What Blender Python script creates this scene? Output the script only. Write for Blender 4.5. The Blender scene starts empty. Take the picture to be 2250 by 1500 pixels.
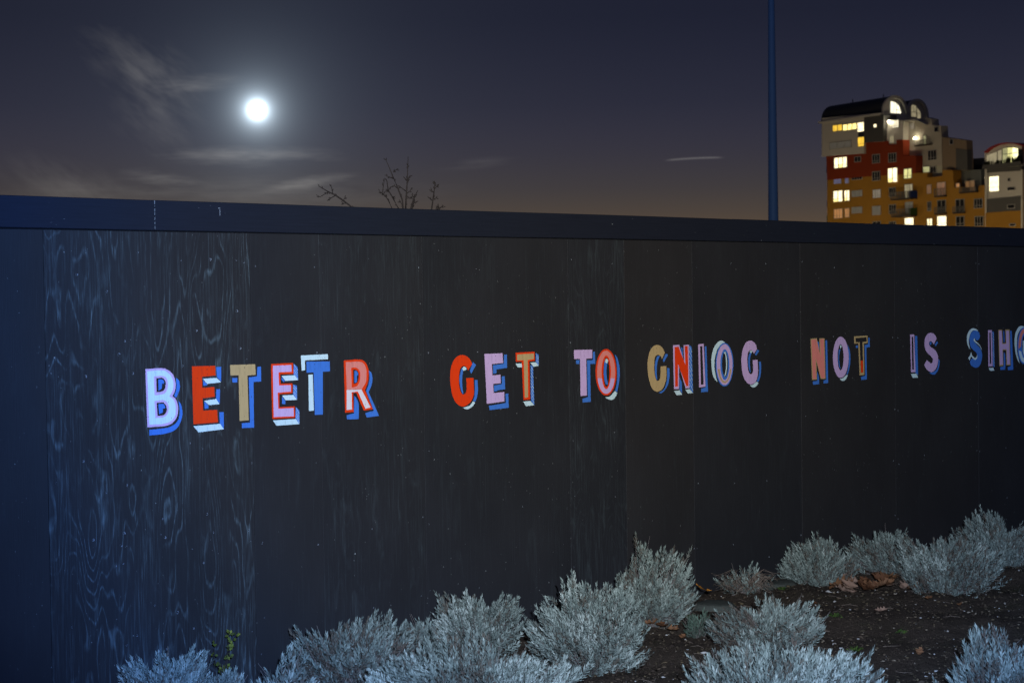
import bpy, bmesh, math, random
import numpy as np
from mathutils import Vector, Matrix

sc = bpy.context.scene
COL = sc.collection

# ------------------------------------------------------------------ camera
cam_d = bpy.data.cameras.new('camera')
cam_o = bpy.data.objects.new('camera', cam_d)
COL.objects.link(cam_o)
CAM = Vector((-4.1299, -7.6571, 2.0849))
FW = Vector((0.68953747, 0.72374294, -0.02709668))
RT = Vector((0.72368192, -0.68999579, -0.0137945))
UP = Vector((0.02868027, 0.01009756, 0.99953763))
cam_o.matrix_world = Matrix(((RT.x, UP.x, -FW.x, CAM.x), (RT.y, UP.y, -FW.y, CAM.y), (RT.z, UP.z, -FW.z, CAM.z), (0, 0, 0, 1)))
cam_d.sensor_width = 36.0
cam_d.lens = 3757.59 / 2250 * 36.0
cam_d.clip_start = 0.1
cam_d.clip_end = 9000
cam_d.dof.use_dof = True
cam_d.dof.focus_distance = 10.6
cam_d.dof.aperture_fstop = 5.6
sc.camera = cam_o

# ------------------------------------------------------------------ exposure
sc.view_settings.view_transform = 'Standard'
sc.view_settings.look = 'None'
sc.view_settings.exposure = 0.0
sc.view_settings.gamma = 1.0
sc.view_settings.use_curve_mapping = False

# ------------------------------------------------------------------ night sky
F0 = Vector((math.sin(.7612), math.cos(.7612), 0)); R0 = Vector((math.cos(.7612), -math.sin(.7612), 0))
MOON_AZ, MOON_EL = -0.1456, 0.1081
MOON = (F0 * math.cos(MOON_AZ) + R0 * math.sin(MOON_AZ)) * math.cos(MOON_EL) + Vector((0, 0, math.sin(MOON_EL)))

world = bpy.data.worlds.new('World'); sc.world = world; world.use_nodes = True
world.cycles.sampling_method = 'MANUAL'; world.cycles.sample_map_resolution = 256
nt = world.node_tree
for n in list(nt.nodes): nt.nodes.remove(n)
class G:
    """small helper for building node graphs"""
    def __init__(s, nt): s.nt = nt
    def n(s, t, **k):
        x = s.nt.nodes.new(t)
        for a, b in k.items(): setattr(x, a, b)
        return x
    def put(s, sock, v):
        if hasattr(v, 'node'): s.nt.links.new(v, sock)
        else: sock.default_value = v
    def m(s, op, a, b=0.0, c=None, clamp=False):
        x = s.n('ShaderNodeMath', operation=op, use_clamp=clamp)
        s.put(x.inputs[0], a); s.put(x.inputs[1], b)
        if c is not None: s.put(x.inputs[2], c)
        return x.outputs[0]
    def v(s, op, a, b=None, sc=None):
        x = s.n('ShaderNodeVectorMath', operation=op)
        s.put(x.inputs[0], a)
        if b is not None: s.put(x.inputs[1], b)
        if sc is not None: s.put(x.inputs['Scale'], sc)
        return x.outputs['Value'] if op in ('DOT_PRODUCT', 'LENGTH') else x.outputs[0]
    def ramp(s, f, stops, interp='LINEAR'):
        x = s.n('ShaderNodeValToRGB'); e = x.color_ramp; e.interpolation = interp
        while len(e.elements) < len(stops): e.elements.new(0.5)
        for el, (p, c) in zip(e.elements, stops):
            el.position = p; el.color = (c, c, c, 1) if not isinstance(c, tuple) else (*c, 1)
        s.put(x.inputs[0], f); return x.outputs[0]
    def noise(s, vec, scale=1.0, detail=2.0, rough=.5, dist=0.0):
        x = s.n('ShaderNodeTexNoise'); s.put(x.inputs['Vector'], vec)
        x.inputs['Scale'].default_value = scale; x.inputs['Detail'].default_value = detail
        x.inputs['Roughness'].default_value = rough; x.inputs['Distortion'].default_value = dist
        return x.outputs['Fac']
    def comb(s, a, b, c=0.0):
        x = s.n('ShaderNodeCombineXYZ')
        for i, q in enumerate((a, b, c)): s.put(x.inputs[i], q)
        return x.outputs[0]
    def mix(s, f, a, b, mode='MIX'):
        x = s.n('ShaderNodeMix', data_type='RGBA', blend_type=mode)
        s.put(x.inputs[0], f)
        for i, q in ((6, a), (7, b)):
            s.put(x.inputs[i], q if hasattr(q, 'node') else (*q, 1) if len(q) == 3 else q)
        return x.outputs[2]
g = G(nt)
tc = g.n('ShaderNodeTexCoord')
dirv = g.v('NORMALIZE', tc.outputs['Generated'])
sx = g.n('ShaderNodeSeparateXYZ'); nt.links.new(dirv, sx.inputs[0])
el = g.m('ARCSINE', sx.outputs[2])
az = g.m('ARCTAN2', g.v('DOT_PRODUCT', dirv, tuple(R0)), g.v('DOT_PRODUCT', dirv, tuple(F0)))
# light-polluted horizon fading into navy
elw = el
grad = g.ramp(g.m('MULTIPLY', elw, 2.0), [(0.0, (.135, .082, .044)), (.070, (.094, .064, .042)), (.092, (.070, .053, .043)), (.122, (.047, .041, .044)), (.166, (.034, .0315, .048)),
                                           (.22, (.0220, .0232, .042)), (.32, (.0108, .0125, .0275)), (1.0, (.008, .010, .022))], 'B_SPLINE')
# moonlit air: the physical sky model with the moon in place of the sun, at a moonlit level
nish = g.n('ShaderNodeTexSky', sky_type='NISHITA')
nish.sun_disc = False; nish.sun_elevation = MOON_EL; nish.sun_rotation = math.atan2(MOON.x, MOON.y); nish.air_density = 1.0; nish.dust_density = .4
sky = g.mix(1.0, grad, g.mix(1.0, nish.outputs[0], (.00012, .00016, .00026), 'MULTIPLY'), 'ADD')
# corona of the moon in thin high cloud
dm = g.v('DOT_PRODUCT', dirv, tuple(MOON))
th = g.m('ARCCOSINE', g.m('MINIMUM', dm, 1.0))
cor = g.m('POWER', g.m('DIVIDE', 0.0090, g.m('MAXIMUM', th, 0.0055)), 2.0)
cor2 = g.m('MULTIPLY', g.m('EXPONENT', g.m('MULTIPLY', th, -20.0)), 0.027)
corc = g.mix(1.0, (.42, .52, .60), g.comb(cor, cor, cor), 'MULTIPLY')
cor2c = g.mix(1.0, (.62, .86, 1.15), g.comb(cor2, cor2, cor2), 'MULTIPLY')
sky = g.mix(1.0, sky, corc, 'ADD'); sky = g.mix(1.0, sky, cor2c, 'ADD')
# wisps of cirrus: soft patches broken by two stretched noise fields
N1 = g.noise(g.comb(g.m('MULTIPLY', az, 24.0), g.m('MULTIPLY', el, 150.0), 5.7), 1.0, 3, .62)
c_, s_ = math.cos(-.62), math.sin(-.62)
pa = g.m('ADD', g.m('MULTIPLY', az, c_), g.m('MULTIPLY', el, s_)); pb = g.m('SUBTRACT', g.m('MULTIPLY', el, c_), g.m('MULTIPLY', az, s_))
N2 = g.noise(g.comb(g.m('MULTIPLY', pa, 34.0), g.m('MULTIPLY', pb, 95.0), 1.3), 1.0, 3, .62)
def wisp(a0, e0, ra, re, rot, amp, nz, thr):
    da = g.m('SUBTRACT', az, a0); de = g.m('SUBTRACT', el, e0)
    c, s = math.cos(rot), math.sin(rot)
    p = g.m('MULTIPLY_ADD', da, c / ra, g.m('MULTIPLY', de, s / ra)); q = g.m('MULTIPLY_ADD', de, c / re, g.m('MULTIPLY', da, -s / re))
    gs = g.m('EXPONENT', g.m('MULTIPLY', g.m('MULTIPLY_ADD', p, p, g.m('MULTIPLY', q, q)), -1.0))
    k = g.m('SUBTRACT', g.m('MULTIPLY', gs, nz), thr, clamp=True)
    return g.m('MULTIPLY', k, amp)
N1 = g.m('MULTIPLY_ADD', N1, 2.9, -.75); N2 = g.m('MULTIPLY_ADD', N2, 2.9, -.75)      # more contrast: torn edges and gaps
ws = [wisp(-.2130, .1325, .030, .0150, -.55, .044, N2, .16), wisp(-.202, .111, .022, .026, 0, .036, N2, .14), wisp(-.180, .1230, .026, .0044, .06, .085, N1, .14),
      wisp(-.1526, .0820, .042, .0052, 0, .095, N1, .12), wisp(-.1175, .0662, .022, .0034, .16, .085, N1, .12),
      wisp(-.2017, .0690, .020, .0045, -.1, .055, N1, .12), wisp(-.165, .0605, .10, .010, 0, .030, N1, .10), wisp(-.250, .064, .036, .012, -.3, .028, N2, .12), wisp(-.019, .0765, .02, .003, .12, .02, N1, .12)]
tot = ws[0]
for q in ws[1:]: tot = g.m('ADD', tot, q)
sky = g.mix(1.0, sky, g.mix(1.0, (1.0, .96, .88), g.comb(tot, tot, tot), 'MULTIPLY'), 'ADD')
# short bright contrail
p_ = g.m('SUBTRACT', az, .1073)
q_ = g.m('SUBTRACT', el, g.m('ADD', .0776, g.m('ADD', g.m('MULTIPLY', p_, .028), g.m('MULTIPLY', g.m('POWER', g.m('ABSOLUTE', p_), 2.0), -1.6))))
tr = g.m('MULTIPLY', g.m('EXPONENT', g.m('MULTIPLY', g.m('POWER', g.m('ABSOLUTE', g.m('DIVIDE', q_, .00050)), 2.0), -1.0)),
         g.m('EXPONENT', g.m('MULTIPLY', g.m('POWER', g.m('ABSOLUTE', g.m('DIVIDE', p_, .0152)), 8.0), -1.0)))
tr = g.m('MULTIPLY', tr, .075)
sky = g.mix(1.0, sky, g.mix(1.0, (1, .96, .90), g.comb(tr, tr, tr), 'MULTIPLY'), 'ADD')
bg = g.n('ShaderNodeBackground'); bg.inputs['Strength'].default_value = 1.0
nt.links.new(sky, bg.inputs['Color'])
out = g.n('ShaderNodeOutputWorld'); nt.links.new(bg.outputs[0], out.inputs[0])

# ------------------------------------------------------------------ moonlight
sl = bpy.data.lights.new('moonlight', 'SUN'); sl.energy = .03; sl.angle = math.radians(.5); sl.color = (.85, .92, 1.0)
so = bpy.data.objects.new('moonlight', sl); COL.objects.link(so)
so.rotation_euler = (-MOON).to_track_quat('-Z', 'Y').to_euler()

# ------------------------------------------------------------------ the flash gun that lights the hoarding
# (the photograph is taken with flash: light falls off along the hoarding and throws each shadow straight behind its thing;
#  the beam is neutral in its middle and turns blue towards its rim)
fl = bpy.data.lights.new('flash', 'SPOT'); fl.energy = 1.0; fl.spot_size = math.radians(100); fl.spot_blend = .3; fl.shadow_soft_size = .03
fo = bpy.data.objects.new('flash', fl); COL.objects.link(fo)
fo.location = CAM + Vector((0, 0, .42)) + RT * .26
aim = FW + RT * (190 / 3757.) - UP * (40 / 3757.)
fo.rotation_euler = aim.to_track_quat('-Z', 'Y').to_euler()
fl.use_nodes = True
lt = fl.node_tree
for n in list(lt.nodes): lt.nodes.remove(n)
lg = G(lt)
ltc = lg.n('ShaderNodeTexCoord')
lx = lg.n('ShaderNodeSeparateXYZ'); lt.links.new(ltc.outputs['Normal'], lx.inputs[0])
tx = lg.m('DIVIDE', lx.outputs[0], lx.outputs[2]); ty = lg.m('DIVIDE', lx.outputs[1], lx.outputs[2])
rr = lg.m('SQRT', lg.m('ADD', lg.m('POWER', lg.m('ABSOLUTE', tx), 2.0), lg.m('POWER', lg.m('ABSOLUTE', lg.m('MULTIPLY', ty, 1.12)), 2.0)))
beam = lg.ramp(lg.m('MULTIPLY', rr, 2.0), [(0.0, (1.0, .98, .95)), (.14, (1.0, .99, .97)), (.28, (.90, .96, 1.03)), (.40, (.80, .91, 1.12)), (.54, (.62, .80, 1.20)), (.64, (.42, .66, 1.24)), (.76, (.24, .48, 1.20)), (1.0, (.03, .07, .3))])
le = lg.n('ShaderNodeEmission'); lt.links.new(beam, le.inputs['Color']); le.inputs['Strength'].default_value = FLASH_W = 4300.0
lo = lg.n('ShaderNodeOutputLight'); lt.links.new(le.outputs[0], lo.inputs[0])

# ---- measured outlines (metres): letters on the hoarding face, the apartment fronts, twigs and planting
LETTERS = [
('pale blue letter B with lilac edge and blue shadow', [
  ('blue',0,[(0.739,1.679),(0.751,1.671),(0.76,1.655),(0.762,1.627),(0.754,1.603),(0.738,1.575),(0.726,1.586),(0.735,1.604),(0.741,1.628),(0.742,1.653)]),
  ('blue',0,[(0.751,1.561),(0.766,1.538),(0.775,1.498),(0.77,1.468),(0.753,1.432),(0.724,1.406),(0.677,1.394),(0.628,1.39),(0.574,1.39),(0.573,1.419),(0.632,1.42),(0.685,1.423),(0.728,1.439),(0.75,1.463),(0.758,1.499),(0.756,1.53)]),
  ('lilac',1,[(0.557,1.732),(0.657,1.732),(0.695,1.72),(0.723,1.694),(0.735,1.659),(0.736,1.629),(0.727,1.602),(0.715,1.585),(0.734,1.569),(0.746,1.542),(0.749,1.512),(0.743,1.481),(0.727,1.457),(0.696,1.438),(0.65,1.432),(0.563,1.432)]),
  ('pale',2,[(0.568,1.72),(0.653,1.721),(0.688,1.71),(0.712,1.685),(0.723,1.654),(0.721,1.626),(0.709,1.601),(0.696,1.586),(0.72,1.567),(0.732,1.54),(0.735,1.509),(0.729,1.483),(0.713,1.462),(0.686,1.449),(0.647,1.444),(0.574,1.445)]),
  ('lilac',3,[(0.606,1.692),(0.656,1.693),(0.68,1.68),(0.689,1.655),(0.686,1.625),(0.671,1.603),(0.647,1.596),(0.607,1.594)]),
  ('dark',4,[(0.619,1.682),(0.656,1.682),(0.669,1.671),(0.676,1.65),(0.67,1.626),(0.656,1.613),(0.621,1.609)]),
  ('blue',5,[(0.631,1.675),(0.655,1.674),(0.664,1.666),(0.666,1.653),(0.654,1.653),(0.651,1.627),(0.632,1.617)]),
  ('lilac',3,[(0.607,1.565),(0.66,1.567),(0.684,1.552),(0.691,1.527),(0.685,1.497),(0.665,1.48),(0.637,1.477),(0.61,1.477)]),
  ('dark',4,[(0.62,1.555),(0.66,1.556),(0.674,1.54),(0.68,1.516),(0.671,1.498),(0.658,1.489),(0.623,1.487)]),
  ('blue',5,[(0.63,1.549),(0.66,1.548),(0.668,1.535),(0.67,1.525),(0.656,1.523),(0.655,1.505),(0.632,1.495)])]),
('solid red letter E with pale and blue block sides', [
  ('red',1,[(0.838,1.734),(0.983,1.732),(0.984,1.681),(0.899,1.677),(0.899,1.62),(0.974,1.621),(0.976,1.568),(0.9,1.564),(0.902,1.498),(0.99,1.498),(0.994,1.432),(0.84,1.431)]),
  ('blue',0,[(0.989,1.725),(1.021,1.725),(1.019,1.647),(0.994,1.67)]),
  ('blue',0,[(0.987,1.608),(1.01,1.606),(1.006,1.53),(0.984,1.556)]),
  ('blue',0,[(1.003,1.485),(1.031,1.483),(1.03,1.392),(1.005,1.422)]),
  ('pale',1,[(0.904,1.667),(0.99,1.668),(1.018,1.644),(0.931,1.639)]),
  ('pale',1,[(0.909,1.551),(0.984,1.556),(1.006,1.528),(0.938,1.526)]),
  ('pale',1,[(0.839,1.42),(1.007,1.423),(1.03,1.392),(0.87,1.386)]),
  ('blue',0,[(0.904,1.66),(0.929,1.638),(0.933,1.631),(0.906,1.63)]),
  ('blue',0,[(0.91,1.546),(0.935,1.525),(0.935,1.509),(0.912,1.507)])]),
('plain tan letter T with blue shadow', [
  ('tan',1,[(1.076,1.733),(1.239,1.731),(1.241,1.674),(1.187,1.672),(1.19,1.431),(1.131,1.431),(1.13,1.676),(1.078,1.677)]),
  ('blue',0,[(1.254,1.716),(1.277,1.717),(1.277,1.636),(1.227,1.636),(1.224,1.388),(1.145,1.391),(1.146,1.417),(1.199,1.418),(1.196,1.661),(1.25,1.665)]),
  ('blue',0,[(1.089,1.662),(1.121,1.662),(1.122,1.638),(1.09,1.638)])]),
('lilac letter E with red edge and hatched blue sides', [
  ('red',1,[(1.343,1.728),(1.49,1.728),(1.494,1.669),(1.404,1.669),(1.405,1.618),(1.484,1.616),(1.484,1.562),(1.395,1.561),(1.394,1.49),(1.499,1.489),(1.5,1.426),(1.345,1.429)]),
  ('lilac',2,[(1.354,1.718),(1.479,1.718),(1.48,1.68),(1.392,1.681),(1.394,1.609),(1.473,1.607),(1.473,1.571),(1.384,1.57),(1.386,1.482),(1.489,1.481),(1.49,1.434),(1.355,1.438)]),
  ('blue',0,[(1.496,1.724),(1.522,1.703),(1.524,1.63),(1.494,1.658)]),
  ('blue',0,[(1.49,1.609),(1.515,1.602),(1.514,1.524),(1.489,1.551)]),
  ('blue',0,[(1.505,1.484),(1.529,1.465),(1.528,1.389),(1.501,1.419)]),
  ('pale',1,[(1.496,1.721),(1.523,1.687),(1.523,1.684),(1.496,1.718)]),
  ('pale',1,[(1.495,1.706),(1.523,1.672),(1.523,1.669),(1.495,1.704)]),
  ('pale',1,[(1.495,1.692),(1.523,1.656),(1.524,1.653),(1.495,1.689)]),
  ('pale',1,[(1.495,1.678),(1.524,1.64),(1.524,1.637),(1.495,1.675)]),
  ('pale',1,[(1.49,1.607),(1.515,1.585),(1.515,1.582),(1.49,1.604)]),
  ('pale',1,[(1.49,1.594),(1.515,1.568),(1.515,1.565),(1.49,1.592)]),
  ('pale',1,[(1.489,1.581),(1.514,1.551),(1.514,1.548),(1.489,1.579)]),
  ('pale',1,[(1.489,1.569),(1.514,1.534),(1.514,1.531),(1.489,1.566)]),
  ('pale',1,[(1.505,1.481),(1.529,1.448),(1.529,1.445),(1.505,1.479)]),
  ('pale',1,[(1.504,1.467),(1.529,1.431),(1.529,1.428),(1.504,1.465)]),
  ('pale',1,[(1.503,1.453),(1.528,1.415),(1.528,1.412),(1.503,1.451)]),
  ('pale',1,[(1.502,1.439),(1.528,1.398),(1.528,1.395),(1.502,1.437)]),
  ('pale',1,[(1.412,1.661),(1.501,1.66),(1.524,1.632),(1.437,1.632)]),
  ('pale',1,[(1.413,1.553),(1.49,1.552),(1.514,1.524),(1.436,1.525)]),
  ('pale',1,[(1.35,1.42),(1.504,1.419),(1.528,1.389),(1.372,1.389)]),
  ('blue',0,[(1.412,1.655),(1.435,1.631),(1.425,1.625),(1.412,1.639)]),
  ('blue',0,[(1.413,1.547),(1.436,1.522),(1.434,1.504),(1.412,1.507)])]),
('blue letter T with white corner strokes', [
  ('pale',0,[(1.545,1.767),(1.733,1.769),(1.733,1.74),(1.573,1.739),(1.573,1.685),(1.549,1.683)]),
  ('pale',0,[(1.595,1.659),(1.625,1.659),(1.628,1.458),(1.594,1.458)]),
  ('blue',1,[(1.582,1.732),(1.744,1.728),(1.745,1.672),(1.695,1.671),(1.69,1.432),(1.635,1.434),(1.631,1.671),(1.582,1.67)])]),
('salmon and white letter R with red edge', [
  ('blue',0,[(2.024,1.667),(2.044,1.648),(2.05,1.614),(2.042,1.58),(2.02,1.541),(2.095,1.402),(2.004,1.397),(1.993,1.423),(2.056,1.433),(2.001,1.549),(2.016,1.575),(2.025,1.601),(2.029,1.635)]),
  ('blue',0,[(1.916,1.526),(1.93,1.512),(1.947,1.471),(1.944,1.392),(1.861,1.394),(1.86,1.419),(1.912,1.426)]),
  ('red',1,[(1.844,1.729),(1.96,1.73),(1.999,1.713),(2.019,1.679),(2.022,1.635),(2.014,1.592),(1.993,1.555),(2.049,1.442),(1.982,1.437),(1.93,1.542),(1.907,1.543),(1.909,1.434),(1.848,1.433)]),
  ('salmon',2,[(1.858,1.719),(1.955,1.718),(1.985,1.707),(2.004,1.676),(2.006,1.636),(2.0,1.599),(1.978,1.57),(1.967,1.56),(1.861,1.562)]),
  ('white',2,[(1.861,1.562),(1.967,1.56),(2.032,1.452),(1.994,1.448),(1.941,1.55),(1.896,1.547),(1.897,1.448),(1.858,1.448)]),
  ('red',3,[(1.895,1.686),(1.929,1.685),(1.954,1.668),(1.96,1.638),(1.953,1.601),(1.931,1.579),(1.897,1.573)]),
  ('dark',4,[(1.909,1.673),(1.929,1.673),(1.945,1.659),(1.949,1.635),(1.94,1.605),(1.927,1.596),(1.91,1.593)]),
  ('blue',5,[(1.918,1.666),(1.93,1.669),(1.944,1.652),(1.943,1.642),(1.935,1.639),(1.934,1.602),(1.917,1.598)])]),
('solid red letter G with blue and white shading', [
  ('red',1,[(2.824,1.673),(2.805,1.703),(2.778,1.721),(2.748,1.729),(2.714,1.725),(2.684,1.708),(2.661,1.675),(2.648,1.634),(2.645,1.589),(2.649,1.539),(2.66,1.494),(2.679,1.457),(2.709,1.43),(2.746,1.419),(2.784,1.429),(2.815,1.452),(2.833,1.485),(2.835,1.525),(2.833,1.588),(2.774,1.589),(2.776,1.527),(2.77,1.5),(2.751,1.49),(2.735,1.498),(2.72,1.53),(2.715,1.569),(2.718,1.614),(2.726,1.645),(2.743,1.661),(2.762,1.662),(2.777,1.654),(2.79,1.635)]),
  ('blue',0,[(2.831,1.684),(2.855,1.665),(2.816,1.614),(2.805,1.63)]),
  ('blue',0,[(2.844,1.575),(2.867,1.573),(2.869,1.512),(2.861,1.472),(2.845,1.442),(2.828,1.449),(2.838,1.474),(2.843,1.513)]),
  ('blue',2,[(2.738,1.65),(2.75,1.638),(2.744,1.607),(2.74,1.574),(2.743,1.529),(2.749,1.494),(2.738,1.501),(2.726,1.53),(2.72,1.564),(2.722,1.608)]),
  ('pale',3,[(2.741,1.648),(2.754,1.659),(2.769,1.654),(2.778,1.642),(2.765,1.637),(2.752,1.634)]),
  ('pale',0,[(2.828,1.447),(2.845,1.436),(2.818,1.413),(2.78,1.401),(2.744,1.411),(2.765,1.415),(2.799,1.422)])]),
('plain lilac letter E with blue shadow', [
  ('lilac',1,[(2.926,1.729),(3.078,1.728),(3.082,1.669),(2.988,1.665),(2.991,1.596),(3.057,1.597),(3.06,1.545),(2.997,1.544),(2.998,1.488),(3.087,1.491),(3.088,1.431),(2.941,1.425)]),
  ('blue',0,[(3.091,1.719),(3.115,1.72),(3.115,1.638),(3.026,1.632),(3.024,1.607),(2.997,1.606),(2.997,1.658),(3.087,1.663)]),
  ('blue',0,[(3.069,1.586),(3.094,1.587),(3.096,1.507),(3.028,1.503),(3.026,1.497),(3.002,1.497),(3.003,1.534),(3.069,1.539)]),
  ('blue',0,[(3.098,1.479),(3.122,1.479),(3.125,1.391),(2.962,1.385),(2.958,1.412),(3.101,1.422)])]),
('tan letter T with red edge and hatched blue side', [
  ('red',1,[(3.189,1.727),(3.353,1.729),(3.356,1.672),(3.306,1.67),(3.309,1.432),(3.251,1.432),(3.241,1.672),(3.191,1.672)]),
  ('tan',2,[(3.2,1.717),(3.346,1.718),(3.345,1.682),(3.292,1.68),(3.291,1.446),(3.263,1.445),(3.257,1.68),(3.202,1.68)]),
  ('blue',0,[(3.365,1.72),(3.388,1.709),(3.389,1.639),(3.364,1.66)]),
  ('blue',0,[(3.317,1.647),(3.338,1.638),(3.345,1.395),(3.316,1.423)]),
  ('pale',1,[(3.365,1.717),(3.388,1.693),(3.388,1.691),(3.365,1.715)]),
  ('pale',1,[(3.365,1.704),(3.388,1.678),(3.388,1.675),(3.365,1.702)]),
  ('pale',1,[(3.365,1.691),(3.389,1.663),(3.389,1.66),(3.365,1.689)]),
  ('pale',1,[(3.364,1.678),(3.389,1.648),(3.389,1.645),(3.364,1.676)]),
  ('pale',1,[(3.317,1.642),(3.338,1.615),(3.338,1.612),(3.317,1.639)]),
  ('pale',1,[(3.317,1.621),(3.339,1.593),(3.339,1.589),(3.317,1.618)]),
  ('pale',1,[(3.317,1.6),(3.34,1.57),(3.34,1.566),(3.317,1.596)]),
  ('pale',1,[(3.317,1.579),(3.34,1.547),(3.341,1.543),(3.317,1.575)]),
  ('pale',1,[(3.317,1.558),(3.341,1.524),(3.341,1.52),(3.317,1.554)]),
  ('pale',1,[(3.317,1.537),(3.342,1.501),(3.342,1.497),(3.317,1.533)]),
  ('pale',1,[(3.316,1.515),(3.343,1.478),(3.343,1.474),(3.316,1.512)]),
  ('pale',1,[(3.316,1.494),(3.343,1.455),(3.343,1.451),(3.316,1.491)]),
  ('pale',1,[(3.316,1.473),(3.344,1.432),(3.344,1.429),(3.316,1.47)]),
  ('pale',1,[(3.316,1.452),(3.345,1.41),(3.345,1.406),(3.316,1.448)]),
  ('pale',1,[(3.187,1.661),(3.241,1.66),(3.243,1.635),(3.206,1.637)]),
  ('pale',1,[(3.314,1.662),(3.364,1.663),(3.389,1.639),(3.342,1.635)]),
  ('pale',1,[(3.249,1.422),(3.313,1.423),(3.345,1.395),(3.272,1.392)])]),
('plain lilac letter T next to a ringed letter O', [
  ('lilac',1,[(3.706,1.728),(3.876,1.725),(3.873,1.669),(3.818,1.668),(3.821,1.431),(3.762,1.431),(3.762,1.67),(3.707,1.671)]),
  ('blue',0,[(3.882,1.71),(3.901,1.711),(3.903,1.632),(3.855,1.633),(3.856,1.389),(3.781,1.388),(3.779,1.412),(3.829,1.42),(3.827,1.658),(3.88,1.657)]),
  ('blue',0,[(3.723,1.661),(3.756,1.662),(3.756,1.636),(3.726,1.638)])]),
('salmon and lilac letter O with red edges', [
  ('blue',0,[(4.089,1.688),(4.116,1.659),(4.133,1.604),(4.134,1.555),(4.126,1.5),(4.107,1.439),(4.088,1.45),(4.104,1.489),(4.111,1.543),(4.11,1.599),(4.102,1.648)]),
  ('pale',0,[(4.088,1.448),(4.109,1.43),(4.08,1.398),(4.048,1.391),(4.013,1.4),(3.991,1.411),(4.035,1.414)]),
  ('red',1,[(4.104,1.569),(4.101,1.535),(4.093,1.504),(4.081,1.475),(4.064,1.452),(4.045,1.434),(4.023,1.424),(4.001,1.422),(3.979,1.427),(3.958,1.439),(3.939,1.458),(3.924,1.482),(3.913,1.512),(3.906,1.544),(3.904,1.578),(3.907,1.611),(3.915,1.643),(3.928,1.671),(3.944,1.694),(3.963,1.712),(3.984,1.722),(4.006,1.725),(4.029,1.721),(4.05,1.709),(4.068,1.69),(4.084,1.665),(4.095,1.636),(4.102,1.603)]),
  ('salmon',2,[(4.09,1.57),(4.087,1.539),(4.08,1.509),(4.069,1.482),(4.055,1.461),(4.039,1.445),(4.02,1.435),(4.001,1.433),(3.982,1.437),(3.964,1.448),(3.948,1.466),(3.935,1.489),(3.926,1.516),(3.92,1.546),(3.918,1.577),(3.921,1.608),(3.928,1.638),(3.938,1.664),(3.952,1.686),(3.969,1.702),(3.987,1.712),(4.006,1.714),(4.025,1.71),(4.043,1.699),(4.059,1.682),(4.073,1.659),(4.082,1.632),(4.088,1.602)]),
  ('lilac',3,[(4.086,1.531),(4.083,1.519),(4.08,1.507),(4.076,1.496),(4.071,1.485),(4.066,1.475),(4.06,1.466),(4.053,1.458),(4.047,1.451),(4.04,1.445),(4.032,1.441),(4.025,1.437),(4.017,1.434),(4.009,1.433),(4.001,1.433),(3.993,1.434),(3.985,1.436),(3.978,1.439),(3.97,1.444),(3.963,1.449),(3.957,1.456),(3.95,1.463),(3.944,1.472),(3.939,1.481),(3.934,1.492),(3.93,1.502),(3.926,1.514),(3.923,1.526),(3.921,1.538)]),
  ('red',4,[(4.048,1.572),(4.046,1.547),(4.043,1.524),(4.037,1.504),(4.03,1.487),(4.021,1.474),(4.012,1.466),(4.002,1.464),(3.992,1.467),(3.983,1.476),(3.975,1.489),(3.968,1.507),(3.963,1.528),(3.96,1.551),(3.96,1.575),(3.961,1.6),(3.965,1.622),(3.97,1.643),(3.978,1.66),(3.986,1.673),(3.996,1.68),(4.006,1.683),(4.015,1.68),(4.025,1.671),(4.033,1.658),(4.04,1.64),(4.044,1.619),(4.047,1.596)]),
  ('dark',5,[(4.034,1.572),(4.033,1.551),(4.03,1.531),(4.026,1.513),(4.021,1.499),(4.016,1.487),(4.009,1.481),(4.003,1.479),(3.996,1.481),(3.99,1.489),(3.985,1.5),(3.981,1.515),(3.978,1.534),(3.976,1.554),(3.975,1.575),(3.977,1.596),(3.979,1.616),(3.983,1.633),(3.988,1.648),(3.993,1.659),(4.0,1.666),(4.006,1.668),(4.013,1.666),(4.019,1.658),(4.024,1.647),(4.028,1.632),(4.032,1.614),(4.033,1.593)]),
  ('blue',6,[(3.986,1.643),(4.013,1.63),(4.005,1.59),(4.007,1.542),(4.019,1.493),(3.997,1.494),(3.984,1.531),(3.979,1.579)]),
  ('pale',7,[(3.995,1.658),(4.009,1.662),(4.022,1.651),(4.013,1.63),(3.991,1.64)])]),
('plain tan letter G with blue shadow', [
  ('tan',1,[(4.584,1.683),(4.561,1.715),(4.53,1.733),(4.497,1.736),(4.457,1.722),(4.429,1.689),(4.413,1.645),(4.408,1.601),(4.413,1.541),(4.429,1.488),(4.452,1.446),(4.486,1.426),(4.514,1.423),(4.554,1.437),(4.583,1.474),(4.597,1.518),(4.598,1.591),(4.539,1.591),(4.536,1.528),(4.526,1.502),(4.509,1.493),(4.493,1.504),(4.48,1.538),(4.475,1.583),(4.478,1.635),(4.49,1.661),(4.512,1.67),(4.535,1.663),(4.557,1.642)]),
  ('blue',0,[(4.592,1.673),(4.618,1.668),(4.574,1.617),(4.563,1.632)]),
  ('blue',0,[(4.607,1.577),(4.63,1.577),(4.631,1.524),(4.617,1.472),(4.588,1.436),(4.547,1.411),(4.519,1.415),(4.57,1.433),(4.596,1.473),(4.606,1.518)]),
  ('blue',2,[(4.507,1.661),(4.535,1.662),(4.514,1.634),(4.502,1.597),(4.499,1.552),(4.504,1.5),(4.491,1.515),(4.482,1.553),(4.483,1.613)])]),
('red letter N with lilac edge and hatched blue side', [
  ('lilac',1,[(4.669,1.729),(4.734,1.731),(4.781,1.613),(4.779,1.727),(4.835,1.729),(4.836,1.431),(4.795,1.43),(4.73,1.585),(4.727,1.43),(4.674,1.431)]),
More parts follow.
